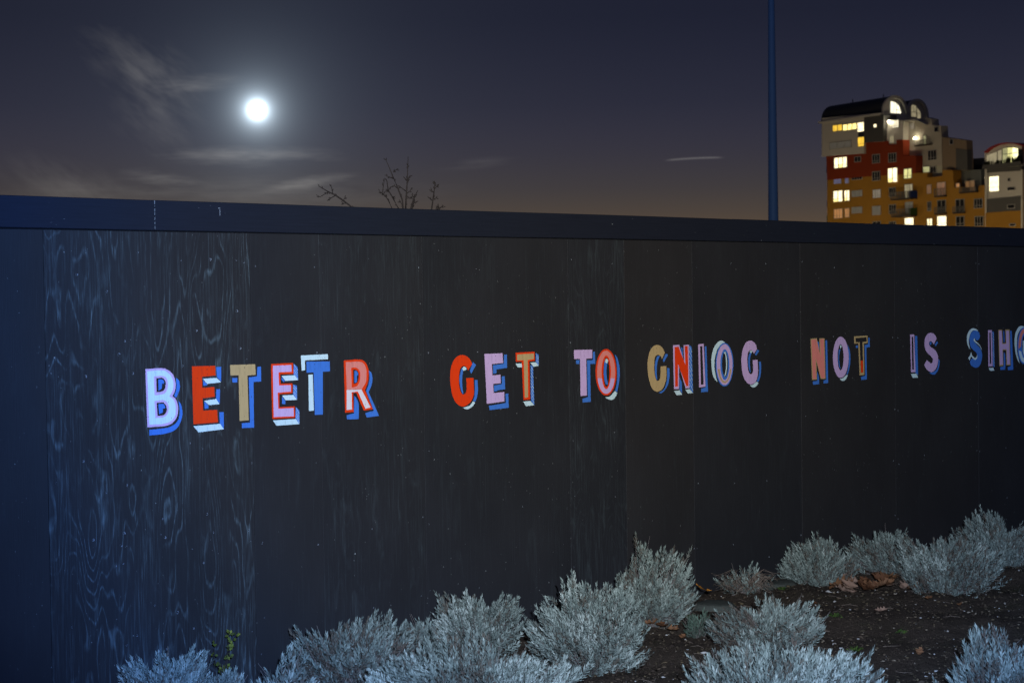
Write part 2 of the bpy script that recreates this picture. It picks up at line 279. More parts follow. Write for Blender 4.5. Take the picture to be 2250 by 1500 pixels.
  ('red',2,[(4.684,1.717),(4.724,1.718),(4.795,1.593),(4.79,1.719),(4.822,1.72),(4.825,1.446),(4.802,1.445),(4.719,1.6),(4.715,1.449),(4.687,1.446)]),
  ('blue',0,[(4.838,1.726),(4.864,1.71),(4.872,1.395),(4.839,1.427)]),
  ('pale',1,[(4.838,1.719),(4.865,1.678),(4.865,1.672),(4.838,1.713)]),
  ('pale',1,[(4.838,1.688),(4.865,1.645),(4.866,1.639),(4.838,1.682)]),
  ('pale',1,[(4.838,1.656),(4.866,1.612),(4.867,1.607),(4.838,1.651)]),
  ('pale',1,[(4.838,1.625),(4.867,1.58),(4.867,1.574),(4.838,1.62)]),
  ('pale',1,[(4.839,1.594),(4.868,1.547),(4.868,1.541),(4.839,1.589)]),
  ('pale',1,[(4.839,1.563),(4.869,1.514),(4.869,1.508),(4.839,1.558)]),
  ('pale',1,[(4.839,1.532),(4.87,1.481),(4.87,1.476),(4.839,1.527)]),
  ('pale',1,[(4.839,1.501),(4.871,1.448),(4.871,1.443),(4.839,1.496)]),
  ('pale',1,[(4.839,1.47),(4.872,1.416),(4.872,1.41),(4.839,1.465)]),
  ('pale',1,[(4.673,1.419),(4.731,1.421),(4.759,1.389),(4.699,1.389)]),
  ('pale',1,[(4.792,1.422),(4.839,1.424),(4.872,1.395),(4.817,1.394)]),
  ('blue',0,[(4.733,1.512),(4.756,1.473),(4.759,1.397),(4.732,1.425)]),
  ('blue',0,[(4.751,1.715),(4.767,1.709),(4.773,1.64),(4.759,1.671)])]),
('hollow lilac letter I with blue shadow', [
  ('lilac',1,[(4.932,1.728),(4.992,1.73),(5.005,1.433),(4.938,1.43)]),
  ('dark',2,[(4.952,1.714),(4.976,1.715),(4.986,1.449),(4.957,1.447)]),
  ('blue',0,[(5.003,1.711),(5.021,1.712),(5.033,1.397),(4.959,1.396),(4.957,1.422),(5.007,1.426)])]),
('ringed lilac and blue letter O with pale crescent', [
  ('pale',0,[(5.224,1.733),(5.187,1.746),(5.144,1.736),(5.101,1.698),(5.076,1.637),(5.073,1.575),(5.086,1.513),(5.11,1.477),(5.136,1.458),(5.119,1.503),(5.105,1.566),(5.112,1.628),(5.137,1.682),(5.174,1.715)]),
  ('blue',1,[(5.313,1.574),(5.31,1.54),(5.302,1.508),(5.29,1.479),(5.274,1.456),(5.255,1.438),(5.234,1.428),(5.212,1.425),(5.191,1.43),(5.17,1.442),(5.152,1.461),(5.137,1.486),(5.126,1.515),(5.12,1.547),(5.118,1.581),(5.121,1.615),(5.128,1.647),(5.14,1.675),(5.156,1.698),(5.175,1.716),(5.196,1.727),(5.217,1.73),(5.239,1.725),(5.26,1.713),(5.278,1.695),(5.293,1.67),(5.305,1.641),(5.311,1.608)]),
  ('lilac',2,[(5.302,1.574),(5.299,1.542),(5.292,1.512),(5.282,1.486),(5.267,1.463),(5.251,1.447),(5.232,1.437),(5.213,1.435),(5.193,1.439),(5.175,1.45),(5.159,1.468),(5.146,1.491),(5.136,1.519),(5.13,1.549),(5.129,1.581),(5.131,1.612),(5.138,1.642),(5.149,1.669),(5.163,1.691),(5.179,1.707),(5.198,1.717),(5.217,1.72),(5.237,1.716),(5.255,1.705),(5.271,1.688),(5.284,1.664),(5.294,1.637),(5.3,1.606)]),
  ('tan',3,[(5.289,1.543),(5.287,1.531),(5.284,1.52),(5.281,1.509),(5.276,1.499),(5.272,1.49),(5.266,1.481),(5.261,1.473),(5.255,1.466),(5.248,1.461),(5.241,1.456),(5.234,1.452),(5.227,1.45),(5.22,1.448),(5.213,1.448),(5.206,1.449),(5.198,1.451),(5.191,1.454),(5.185,1.458),(5.178,1.464),(5.172,1.47),(5.166,1.477),(5.161,1.486),(5.156,1.495),(5.151,1.505),(5.148,1.515),(5.144,1.526),(5.142,1.537),(5.14,1.549)]),
  ('lilac',4,[(5.275,1.575),(5.273,1.549),(5.268,1.525),(5.261,1.503),(5.251,1.484),(5.24,1.471),(5.227,1.463),(5.214,1.46),(5.201,1.464),(5.189,1.473),(5.178,1.487),(5.169,1.506),(5.163,1.529),(5.159,1.554),(5.158,1.58),(5.16,1.606),(5.164,1.63),(5.172,1.652),(5.181,1.67),(5.192,1.684),(5.205,1.692),(5.218,1.695),(5.231,1.691),(5.243,1.682),(5.254,1.668),(5.263,1.649),(5.27,1.626),(5.274,1.601)]),
  ('blue',5,[(5.265,1.576),(5.264,1.552),(5.26,1.529),(5.253,1.509),(5.245,1.492),(5.236,1.479),(5.225,1.472),(5.214,1.47),(5.204,1.473),(5.193,1.481),(5.184,1.495),(5.177,1.512),(5.171,1.533),(5.168,1.555),(5.167,1.579),(5.169,1.603),(5.173,1.626),(5.179,1.646),(5.187,1.663),(5.197,1.675),(5.207,1.683),(5.218,1.685),(5.229,1.682),(5.239,1.674),(5.248,1.661),(5.256,1.643),(5.261,1.623),(5.264,1.6)]),
  ('dark',6,[(5.25,1.579),(5.249,1.559),(5.247,1.54),(5.242,1.524),(5.237,1.51),(5.23,1.5),(5.223,1.493),(5.216,1.492),(5.209,1.494),(5.202,1.501),(5.196,1.512),(5.191,1.526),(5.187,1.543),(5.185,1.561),(5.184,1.581),(5.186,1.601),(5.188,1.619),(5.193,1.636),(5.198,1.649),(5.204,1.66),(5.211,1.666),(5.219,1.668),(5.226,1.666),(5.233,1.659),(5.239,1.648),(5.244,1.634),(5.248,1.617),(5.25,1.598)]),
  ('pale',7,[(5.202,1.664),(5.222,1.667),(5.238,1.624),(5.239,1.569),(5.229,1.514),(5.207,1.492),(5.224,1.538),(5.228,1.601),(5.219,1.648)])]),
('plain lilac letter G with blue shadow', [
  ('lilac',1,[(5.581,1.675),(5.566,1.708),(5.535,1.731),(5.497,1.737),(5.453,1.723),(5.421,1.68),(5.405,1.626),(5.403,1.578),(5.412,1.515),(5.436,1.466),(5.473,1.434),(5.514,1.425),(5.556,1.437),(5.584,1.476),(5.591,1.523),(5.586,1.599),(5.53,1.597),(5.534,1.526),(5.525,1.502),(5.506,1.497),(5.487,1.512),(5.473,1.552),(5.47,1.607),(5.479,1.651),(5.502,1.668),(5.525,1.665),(5.546,1.643)]),
  ('blue',0,[(5.585,1.671),(5.608,1.661),(5.571,1.628),(5.559,1.64)]),
  ('blue',0,[(5.603,1.584),(5.626,1.582),(5.627,1.522),(5.616,1.474),(5.594,1.439),(5.572,1.444),(5.598,1.483),(5.606,1.531)]),
  ('blue',2,[(5.502,1.658),(5.517,1.649),(5.501,1.614),(5.498,1.567),(5.506,1.511),(5.494,1.519),(5.482,1.559),(5.48,1.615)]),
  ('pale',3,[(5.493,1.661),(5.509,1.667),(5.53,1.663),(5.515,1.646)]),
  ('pale',0,[(5.572,1.44),(5.594,1.431),(5.568,1.409),(5.533,1.402),(5.492,1.42),(5.53,1.422)])]),
('salmon letter N with thin tan edge and blue shadow', [
  ('tan',1,[(6.217,1.731),(6.295,1.733),(6.329,1.622),(6.326,1.731),(6.389,1.73),(6.399,1.426),(6.339,1.427),(6.288,1.562),(6.291,1.425),(6.231,1.425)]),
  ('salmon',2,[(6.226,1.724),(6.288,1.726),(6.34,1.593),(6.336,1.724),(6.381,1.724),(6.391,1.433),(6.346,1.433),(6.279,1.587),(6.281,1.431),(6.24,1.431)]),
  ('blue',0,[(6.403,1.713),(6.424,1.714),(6.433,1.393),(6.376,1.392),(6.371,1.413),(6.406,1.42)]),
  ('blue',0,[(6.298,1.487),(6.316,1.444),(6.32,1.39),(6.246,1.388),(6.239,1.412),(6.297,1.416)]),
  ('blue',0,[(6.304,1.71),(6.321,1.702),(6.326,1.643),(6.313,1.664)])]),
('plain lilac letter O with hatched blue inside', [
  ('blue',0,[(6.681,1.674),(6.71,1.631),(6.719,1.571),(6.712,1.512),(6.685,1.454),(6.664,1.442),(6.686,1.488),(6.698,1.555),(6.695,1.615)]),
  ('pale',0,[(6.664,1.442),(6.685,1.441),(6.649,1.406),(6.613,1.402),(6.578,1.416),(6.62,1.421)]),
  ('lilac',1,[(6.696,1.576),(6.693,1.542),(6.685,1.509),(6.672,1.48),(6.656,1.455),(6.636,1.438),(6.615,1.427),(6.592,1.424),(6.57,1.429),(6.548,1.441),(6.53,1.461),(6.514,1.486),(6.503,1.516),(6.496,1.549),(6.494,1.583),(6.497,1.618),(6.505,1.65),(6.517,1.679),(6.533,1.704),(6.553,1.722),(6.574,1.732),(6.597,1.736),(6.619,1.731),(6.64,1.719),(6.659,1.7),(6.675,1.675),(6.687,1.645),(6.694,1.611)]),
  ('dark',2,[(6.63,1.579),(6.629,1.557),(6.625,1.536),(6.621,1.518),(6.614,1.503),(6.607,1.491),(6.599,1.484),(6.59,1.482),(6.581,1.485),(6.573,1.493),(6.566,1.505),(6.561,1.52),(6.556,1.539),(6.554,1.56),(6.553,1.581),(6.554,1.603),(6.557,1.624),(6.562,1.642),(6.569,1.657),(6.576,1.669),(6.584,1.676),(6.593,1.678),(6.601,1.675),(6.609,1.668),(6.617,1.656),(6.622,1.64),(6.627,1.621),(6.629,1.6)]),
  ('blue',3,[(6.567,1.636),(6.591,1.643),(6.573,1.593),(6.575,1.534),(6.589,1.492),(6.572,1.509),(6.561,1.56)]),
  ('pale',4,[(6.581,1.669),(6.596,1.673),(6.607,1.66),(6.588,1.645)])]),
('hollow tan letter T with red foot', [
  ('tan',1,[(6.766,1.734),(6.945,1.735),(6.947,1.679),(6.895,1.676),(6.901,1.435),(6.837,1.433),(6.823,1.679),(6.771,1.678)]),
  ('dark',2,[(6.786,1.72),(6.93,1.723),(6.932,1.69),(6.878,1.688),(6.885,1.454),(6.852,1.453),(6.841,1.688),(6.789,1.688)]),
  ('red',3,[(6.851,1.545),(6.88,1.546),(6.883,1.454),(6.854,1.454)]),
  ('blue',0,[(6.955,1.718),(6.974,1.719),(6.977,1.646),(6.929,1.643),(6.933,1.398),(6.859,1.398),(6.855,1.421),(6.911,1.427),(6.907,1.663),(6.954,1.67)]),
  ('blue',0,[(6.79,1.662),(6.819,1.663),(6.819,1.645),(6.792,1.644)])]),
('hollow lilac letter I with pale foot', [
  ('lilac',1,[(7.529,1.728),(7.587,1.728),(7.601,1.427),(7.538,1.427)]),
  ('dark',2,[(7.549,1.71),(7.572,1.71),(7.578,1.449),(7.553,1.448)]),
  ('blue',0,[(7.597,1.716),(7.629,1.715),(7.638,1.401),(7.598,1.422)]),
  ('pale',1,[(7.537,1.415),(7.615,1.414),(7.638,1.382),(7.56,1.383)])]),
('plain lilac letter S with blue shadow', [
  ('lilac',1,[(7.908,1.684),(7.892,1.708),(7.862,1.728),(7.82,1.734),(7.779,1.726),(7.746,1.698),(7.733,1.667),(7.735,1.627),(7.752,1.593),(7.788,1.566),(7.828,1.544),(7.854,1.521),(7.848,1.495),(7.822,1.489),(7.797,1.5),(7.766,1.517),(7.727,1.481),(7.755,1.447),(7.796,1.426),(7.832,1.417),(7.884,1.433),(7.915,1.467),(7.929,1.506),(7.927,1.541),(7.906,1.576),(7.865,1.603),(7.819,1.622),(7.797,1.643),(7.804,1.662),(7.825,1.669),(7.845,1.658),(7.866,1.64)]),
  ('blue',0,[(7.918,1.665),(7.93,1.65),(7.891,1.622),(7.881,1.64)]),
  ('blue',2,[(7.807,1.659),(7.835,1.661),(7.824,1.636),(7.804,1.642)]),
  ('blue',0,[(7.937,1.523),(7.952,1.506),(7.946,1.465),(7.92,1.421),(7.873,1.395),(7.826,1.403),(7.796,1.414),(7.858,1.417),(7.91,1.438),(7.931,1.478)])]),
('blue letter S with pale crescent strokes', [
  ('blue',1,[(8.567,1.688),(8.55,1.718),(8.512,1.735),(8.468,1.736),(8.424,1.715),(8.405,1.677),(8.407,1.636),(8.425,1.6),(8.466,1.572),(8.51,1.55),(8.52,1.52),(8.504,1.497),(8.482,1.495),(8.443,1.505),(8.405,1.483),(8.421,1.453),(8.464,1.433),(8.514,1.427),(8.564,1.448),(8.592,1.494),(8.596,1.536),(8.582,1.572),(8.544,1.602),(8.494,1.631),(8.464,1.652),(8.467,1.67),(8.484,1.672),(8.511,1.655),(8.544,1.659)]),
  ('pale',0,[(8.545,1.73),(8.501,1.75),(8.452,1.756),(8.403,1.739),(8.37,1.702),(8.364,1.655),(8.379,1.613),(8.412,1.58),(8.393,1.636),(8.402,1.683),(8.424,1.718),(8.468,1.739)]),
  ('pale',2,[(8.484,1.672),(8.467,1.667),(8.465,1.652),(8.5,1.633),(8.555,1.608),(8.593,1.565),(8.577,1.596),(8.538,1.629),(8.489,1.651)]),
  ('pale',2,[(8.422,1.562),(8.433,1.547),(8.444,1.529),(8.482,1.507),(8.509,1.515),(8.515,1.532),(8.523,1.523),(8.515,1.5),(8.482,1.493),(8.443,1.511),(8.427,1.524),(8.397,1.489),(8.38,1.511),(8.411,1.536)])]),
('hollow lilac letter I with hatched blue side', [
  ('lilac',1,[(8.693,1.734),(8.754,1.734),(8.761,1.428),(8.695,1.428)]),
  ('dark',2,[(8.712,1.714),(8.734,1.714),(8.74,1.45),(8.717,1.449)]),
  ('blue',0,[(8.763,1.721),(8.785,1.72),(8.793,1.418),(8.768,1.428)]),
  ('pale',1,[(8.763,1.716),(8.786,1.696),(8.786,1.692),(8.763,1.712)]),
  ('pale',1,[(8.763,1.693),(8.786,1.673),(8.786,1.669),(8.763,1.689)]),
  ('pale',1,[(8.764,1.669),(8.787,1.649),(8.787,1.645),(8.764,1.665)]),
  ('pale',1,[(8.764,1.646),(8.788,1.625),(8.788,1.621),(8.764,1.642)]),
  ('pale',1,[(8.764,1.623),(8.788,1.601),(8.788,1.597),(8.764,1.619)]),
  ('pale',1,[(8.765,1.6),(8.789,1.577),(8.789,1.573),(8.765,1.596)]),
  ('pale',1,[(8.765,1.576),(8.789,1.553),(8.789,1.549),(8.765,1.572)]),
  ('pale',1,[(8.766,1.553),(8.79,1.529),(8.79,1.525),(8.766,1.549)]),
  ('pale',1,[(8.766,1.53),(8.791,1.505),(8.791,1.501),(8.766,1.526)]),
  ('pale',1,[(8.767,1.506),(8.791,1.481),(8.791,1.477),(8.767,1.502)]),
  ('pale',1,[(8.767,1.483),(8.792,1.457),(8.792,1.453),(8.767,1.479)]),
  ('pale',1,[(8.768,1.46),(8.792,1.433),(8.793,1.429),(8.768,1.456)]),
  ('pale',1,[(8.699,1.416),(8.77,1.416),(8.793,1.391),(8.719,1.391)])]),
('lilac letter H with tan edge and blue shadow', [
  ('tan',1,[(8.856,1.733),(8.919,1.733),(8.926,1.618),(8.978,1.618),(8.97,1.733),(9.037,1.732),(9.051,1.427),(8.985,1.427),(8.981,1.559),(8.929,1.559),(8.933,1.426),(8.87,1.426)]),
  ('lilac',2,[(8.866,1.725),(8.912,1.724),(8.919,1.611),(8.985,1.611),(8.979,1.722),(9.027,1.721),(9.04,1.436),(8.993,1.436),(8.989,1.565),(8.922,1.566),(8.925,1.436),(8.877,1.436)]),
  ('blue',0,[(9.048,1.722),(9.075,1.72),(9.097,1.385),(9.01,1.385),(9.004,1.41),(9.056,1.42)]),
  ('blue',0,[(8.942,1.545),(8.965,1.517),(8.967,1.393),(8.886,1.393),(8.881,1.416),(8.941,1.421)]),
  ('blue',0,[(8.939,1.723),(8.953,1.723),(8.958,1.632),(8.943,1.623)])]),
('salmon and pale letter G at the right picture edge', [
  ('pale',0,[(9.283,1.751),(9.23,1.758),(9.177,1.742),(9.135,1.694),(9.12,1.627),(9.128,1.56),(9.156,1.486),(9.205,1.432),(9.185,1.479),(9.163,1.535),(9.158,1.608),(9.17,1.675),(9.212,1.722),(9.265,1.741)]),
  ('blue',1,[(9.38,1.503),(9.367,1.479),(9.351,1.459),(9.333,1.443),(9.313,1.432),(9.292,1.427),(9.271,1.427),(9.25,1.433),(9.23,1.444),(9.212,1.46),(9.196,1.481),(9.183,1.504),(9.174,1.531),(9.168,1.56),(9.167,1.589),(9.169,1.619),(9.175,1.647),(9.185,1.673),(9.198,1.696),(9.214,1.716),(9.233,1.731),(9.253,1.741),(9.274,1.745),(9.296,1.744),(9.317,1.737),(9.336,1.726),(9.354,1.709),(9.37,1.688),(9.382,1.663)]),
  ('salmon',2,[(9.186,1.558),(9.185,1.573),(9.184,1.587),(9.185,1.601),(9.186,1.615),(9.189,1.629),(9.192,1.643),(9.196,1.656),(9.201,1.668),(9.206,1.679),(9.213,1.69),(9.22,1.7),(9.227,1.708),(9.235,1.716),(9.244,1.722),(9.253,1.727),(9.262,1.73),(9.271,1.732),(9.281,1.733),(9.29,1.732),(9.3,1.73),(9.309,1.727),(9.318,1.722),(9.327,1.716),(9.335,1.709),(9.342,1.7),(9.35,1.69),(9.356,1.68),(9.362,1.668)]),
  ('pale',2,[(9.36,1.499),(9.355,1.489),(9.35,1.481),(9.344,1.473),(9.338,1.466),(9.331,1.459),(9.324,1.453),(9.317,1.449),(9.309,1.445),(9.302,1.442),(9.294,1.44),(9.286,1.439),(9.278,1.439),(9.27,1.44),(9.263,1.442),(9.255,1.445),(9.247,1.448),(9.24,1.453),(9.233,1.458),(9.227,1.465),(9.22,1.472),(9.214,1.48),(9.209,1.488),(9.204,1.498),(9.2,1.507),(9.196,1.518),(9.192,1.528),(9.189,1.539),(9.187,1.551)]),
  ('blue',3,[(9.343,1.584),(9.341,1.56),(9.336,1.537),(9.329,1.516),(9.319,1.499),(9.308,1.487),(9.295,1.479),(9.282,1.477),(9.269,1.48),(9.257,1.488),(9.246,1.502),(9.236,1.519),(9.23,1.54),(9.226,1.563),(9.224,1.588),(9.226,1.612),(9.231,1.635),(9.238,1.655),(9.247,1.672),(9.259,1.685),(9.271,1.693),(9.285,1.695),(9.298,1.692),(9.31,1.684),(9.321,1.67),(9.331,1.653),(9.337,1.632),(9.342,1.608)]),
  ('dark',4,[(9.328,1.585),(9.327,1.564),(9.324,1.544),(9.318,1.527),(9.311,1.512),(9.303,1.501),(9.293,1.495),(9.284,1.493),(9.274,1.495),(9.265,1.503),(9.256,1.514),(9.25,1.529),(9.245,1.547),(9.242,1.566),(9.241,1.587),(9.242,1.608),(9.246,1.627),(9.251,1.645),(9.258,1.659),(9.266,1.67),(9.276,1.677),(9.286,1.679),(9.295,1.676),(9.305,1.669),(9.313,1.658),(9.32,1.643),(9.325,1.625),(9.328,1.605)]),
  ('pale',5,[(9.252,1.63),(9.302,1.631),(9.3,1.496),(9.274,1.491),(9.253,1.532)])]),
]
REGIONS_MAIN = [('wall','ochre',0,12,[(-13.31,19.85),(-4.24,19.79),(4.44,19.57),(7.54,19.55),(9.85,19.42),(9.86,18.75),(13.04,18.74),(13.09,19.6),(15.27,19.44),(15.45,16.88),(17.04,16.87),(17.07,16.13),(20.36,16.02),(20.47,16.85),(21.72,16.85),(21.67,0.0),(-13.42,0.0)]),
 ('cladding','brick_red',-0.12,6,[(-13.33,23.64),(-4.05,23.4),(-4.03,25.21),(0.41,24.96),(1.36,24.87),(1.35,24.31),(3.33,24.18),(3.33,24.88),(4.74,24.76),(4.78,22.41),(7.6,22.16),(7.61,19.54),(4.57,19.56),(-4.09,19.78),(-13.17,19.84)]),
 ('upper_wall','white_render',-0.5,4.2,[(-13.9,29.81),(0.79,29.25),(0.89,28.79),(0.84,24.85),(-3.7,25.05),(-3.72,23.36),(-13.99,23.68)]),
 ('cladding','dark_grey',-0.62,2.0,[(-3.51,29.22),(1.01,28.93),(0.96,24.85),(-3.56,25.04)]),
 ('cladding','navy',-0.6,1.0,[(-4.93,26.76),(-3.56,26.67),(-3.57,25.94),(-4.94,26.03)]),
 ('upper_wall','white_render',0.1,3.9,[(0.21,29.33),(1.15,28.12),(4.63,27.69),(4.56,24.64),(3.08,24.88),(3.08,24.23),(1.1,24.37),(1.11,24.84),(0.16,24.92)]),
 ('upper_wall','grey_render',1.2,2.6,[(3.35,27.55),(5.56,27.81),(8.14,27.88),(9.56,27.5),(9.72,26.55),(11.52,26.31),(11.64,24.71),(11.79,18.81),(3.2,19.39)]),
 ('canopy','white_render',0.4,2.0,[(4.3,27.73),(6.44,27.73),(7.29,27.54),(8.97,26.8),(8.97,26.67),(7.18,27.34),(6.44,27.52),(4.3,27.52)]),
 ('upper_wall','brown_render',0.8,2.0,[(12.24,24.58),(17.25,23.65),(17.45,19.31),(12.29,19.61)]),
 ('cladding','dark_grey',0.7,1.6,[(15.16,22.62),(17.5,22.22),(17.52,19.33),(15.17,19.47)]),
 ('recess_wall','slate',1.6,3.0,[(13.47,19.61),(19.36,19.25),(19.33,15.93),(13.44,16.27)]),
 ('roof_block','navy',3.0,4.5,[(15.09,21.15),(18.72,21.07),(18.68,16.9),(15.05,17.13)]),
 ('terrace_wall','green_lit_render',1.1,1.6,[(7.97,20.59),(11.87,20.38),(11.86,18.8),(8.7,18.8)])]
REGIONS_RIGHT = [('wall','white_render',-0.8,11,[(22.54,21.31),(23.53,21.89),(25.05,22.26),(26.72,22.34),(28.38,22.12),(29.65,21.73),(29.56,0.0),(22.49,0.0)]),
 ('roof','red_roof',-1.4,11.2,[(22.97,21.43),(24.15,22.02),(25.65,22.35),(27.32,22.42),(28.97,22.21),(30.78,21.66),(31.32,21.37),(31.31,21.24),(30.69,21.53),(28.97,22.06),(27.32,22.27),(25.65,22.21),(24.15,21.84),(23.19,21.27)]),
 ('cladding','dark_grey',-0.95,1,[(23.02,19.15),(29.68,18.94),(29.68,18.33),(23.01,18.49)]),
 ('cladding','dark_grey',-0.95,1,[(23.06,14.74),(29.56,14.84),(29.55,12.86),(23.04,12.87)]),
 ('cladding','ochre',-1.0,1,[(22.83,12.85),(29.59,12.83),(29.58,0.0),(22.81,0.0)]),
 ('wall','ochre',-0.5,9,[(29.42,18.46),(33.61,18.43),(33.56,0.0),(29.36,0.0)]),
 ('column','white_render',-1.2,1,[(29.84,18.44),(30.14,18.45),(30.08,0.0),(29.78,0.0)]),
 ('column','white_render',-1.1,1,[(22.83,19.05),(23.15,19.05),(23.1,12.84),(22.81,12.82)])]
WINDOWS_MAIN = [(-0.5,-11.14,-8.76,27.35,28.43,'yellow',2),(-0.5,-8.64,-5.27,27.25,28.3,'yellow_bright',3),(-0.5,-5.19,-3.54,26.75,28.28,'white_hot',1),(-0.5,-5.11,-3.53,24.45,26.01,'yellow',1),(-0.5,-11.9,-6.57,24.57,25.67,'grey',3),(-0.62,-1.26,-0.48,27.09,27.7,'white_hot',1),(0.1,2.14,3.73,26.7,27.95,'cream',3),(0.1,1.56,2.61,24.48,25.66,'cream_dim',2),(-0.12,-11.31,-8.16,21.54,23.27,'white_hot',3),(-0.12,-6.36,-4.86,22.16,23.04,'dark',2),(-0.12,-2.19,-0.44,21.66,23.04,'dark',3),(-0.12,1.52,3.31,21.53,22.96,'dark',3),(-0.12,1.38,3.57,18.45,20.7,'white_hot',2),(-0.12,4.97,6.73,18.82,20.35,'lime',2),(-0.12,-2.22,-0.42,18.96,20.41,'dark',3),(0,-11.61,-9.71,19.06,20.49,'violet',1),(0,-8.88,-7.87,18.99,20.45,'violet',1),(0,-7.23,-4.69,19.41,20.44,'dark',4),(0,-11.72,-9.43,16.2,18.02,'white_hot',2),(0,-9.03,-7.73,16.23,17.95,'white_hot',2),(0,-7.27,-4.72,16.75,17.77,'grey',4),(0,-2.26,-0.42,16.3,17.64,'grey_lit',3),(0,1.47,2.94,16.31,17.73,'dark',3),(0,4.96,6.78,15.89,18.01,'cream_dim',3),(0,9.87,10.77,16.29,17.66,'pink',2),(0,12.01,13.8,15.85,17.85,'pink',2),(0,-11.61,-9.47,13.56,15.13,'orange',3),(0,-8.95,-7.82,13.62,15.11,'orange',2),(0,-7.3,-4.75,14.15,15.18,'grey',4),(0,-2.43,-0.45,13.67,15.1,'grey',1),(0,1.44,2.98,13.69,15.13,'dark',3),(0,5.04,6.8,13.69,15.33,'grey',2),(0,9.91,10.74,13.69,15.13,'dark',2),(0,12.02,13.82,13.35,15.23,'dark',2),(0,15.83,17.66,13.23,15.14,'dark',2),(0,19.58,21.32,13.61,15.0,'dark',3),(0,4.91,6.98,11.63,12.96,'white_hot',1),(0,9.82,10.98,11.45,12.63,'white_hot',2),(0,11.96,14.0,11.34,12.91,'white_hot',1),(0,15.91,17.63,11.19,12.66,'dark',2),(0,19.69,21.45,11.03,12.48,'dark',3),(0,1.41,2.95,11.79,12.54,'dark',3),(0,-2.39,-0.48,11.94,12.72,'dark',2),(0,15.95,16.75,16.85,17.48,'orange',1),(1.2,8.79,10.66,21.31,22.86,'dark',3),(1.2,10.17,11.1,25.45,26.24,'dark',1),(1.2,3.71,4.42,24.79,25.89,'grey',1),(1.2,7.91,8.45,23.71,25.16,'lime_dim',1),(1.2,3.68,4.65,22.57,23.38,'dark',1),(1.2,6.4,7.5,19.65,20.6,'lime',2),(1.2,4.91,5.87,26.37,27.24,'grey_lit',1),(1.1,9.45,10.64,19.4,20.41,'dark',2),(1.1,7.82,9.29,19.54,20.52,'lime_dim',1),(0.8,13.82,14.63,23.27,24.11,'dark',1),(1.6,16.16,18.14,16.24,17.83,'orange_dim',2)]
WINDOWS_RIGHT = [(-0.8,23.41,25.42,15.73,17.96,'white_hot',1),(-0.8,26.96,27.57,17.01,17.49,'dark',1),(-0.8,26.95,28.37,15.71,16.21,'dark',1),(-0.95,27.08,28.5,13.18,13.8,'dark',1),(-1.0,27.48,28.67,10.71,11.11,'dark',1)]
ARCH_PANES = [('cream_dim',[(23.06,19.73),(24.08,19.65),(24.1,21.16),(23.07,20.97)]),
 ('cream_dim',[(24.16,19.65),(24.99,19.59),(25.0,21.34),(24.17,21.18)]),
 ('cream_dim',[(25.21,19.57),(25.92,19.52),(25.94,21.56),(25.23,21.41)]),
 ('lime_dim',[(26.14,19.34),(26.97,19.28),(26.99,21.72),(26.16,21.68)]),
 ('lime',[(27.07,19.27),(27.95,19.21),(27.97,21.67),(27.09,21.72)]),
 ('lime_hot',[(28.02,19.3),(28.99,19.23),(29.01,21.45),(28.04,21.66)]),
 ('dark',[(29.08,19.35),(29.81,19.3),(29.82,21.11),(29.1,21.37)])]
GABLE_PANES = [('cream_hot',[(1.42,31.08),(2.04,31.04),(2.02,29.17),(1.4,29.17)]),
 ('cream_hot',[(2.12,31.01),(2.59,30.83),(2.57,29.14),(2.1,29.16)]),
 ('cream_hot',[(2.68,30.76),(3.07,30.41),(3.36,29.82),(2.67,29.87)]),
 ('cream_hot',[(2.69,29.76),(3.4,29.75),(3.56,28.81),(2.72,28.9)]),
 ('cream_dim',[(5.59,30.7),(6.03,30.75),(6.01,29.67),(5.58,29.65)]),
 ('cream_dim',[(6.1,30.73),(6.56,30.55),(6.55,29.64),(6.09,29.67)]),
 ('cream_dim',[(5.58,29.56),(6.55,29.57),(6.54,28.89),(5.57,28.9)]),
 ('cream_dim',[(6.71,30.33),(7.21,29.9),(7.46,29.53),(6.75,29.58)]),
 ('cream_dim',[(6.77,29.49),(7.48,29.45),(7.49,28.58),(6.8,28.67)])]
BALCONIES = [(0,3.31,7.71,15.79,16.86,'blue_side'),(0,3.39,7.68,13.19,14.26,'green_side'),(0,11.78,13.98,15.78,16.92,'none'),(0,11.8,14.0,13.21,14.21,'none'),(0,15.61,17.84,13.16,14.08,'none'),(1.2,6.26,9.77,23.73,24.55,'none'),(0,17.03,20.46,16.03,16.7,'none')]
SIDE_BALCONIES = [(-14.26,-13.36,21.09,22.1,'blue_side'),(-14.21,-13.31,15.69,16.73,'blue_side'),(-14.24,-13.34,13.14,14.23,'green_side')]
WALL_LAMPS = [(0.0,1.87,27.75),(1.1,6.42,24.88)]
BARREL_S0 = -14.14
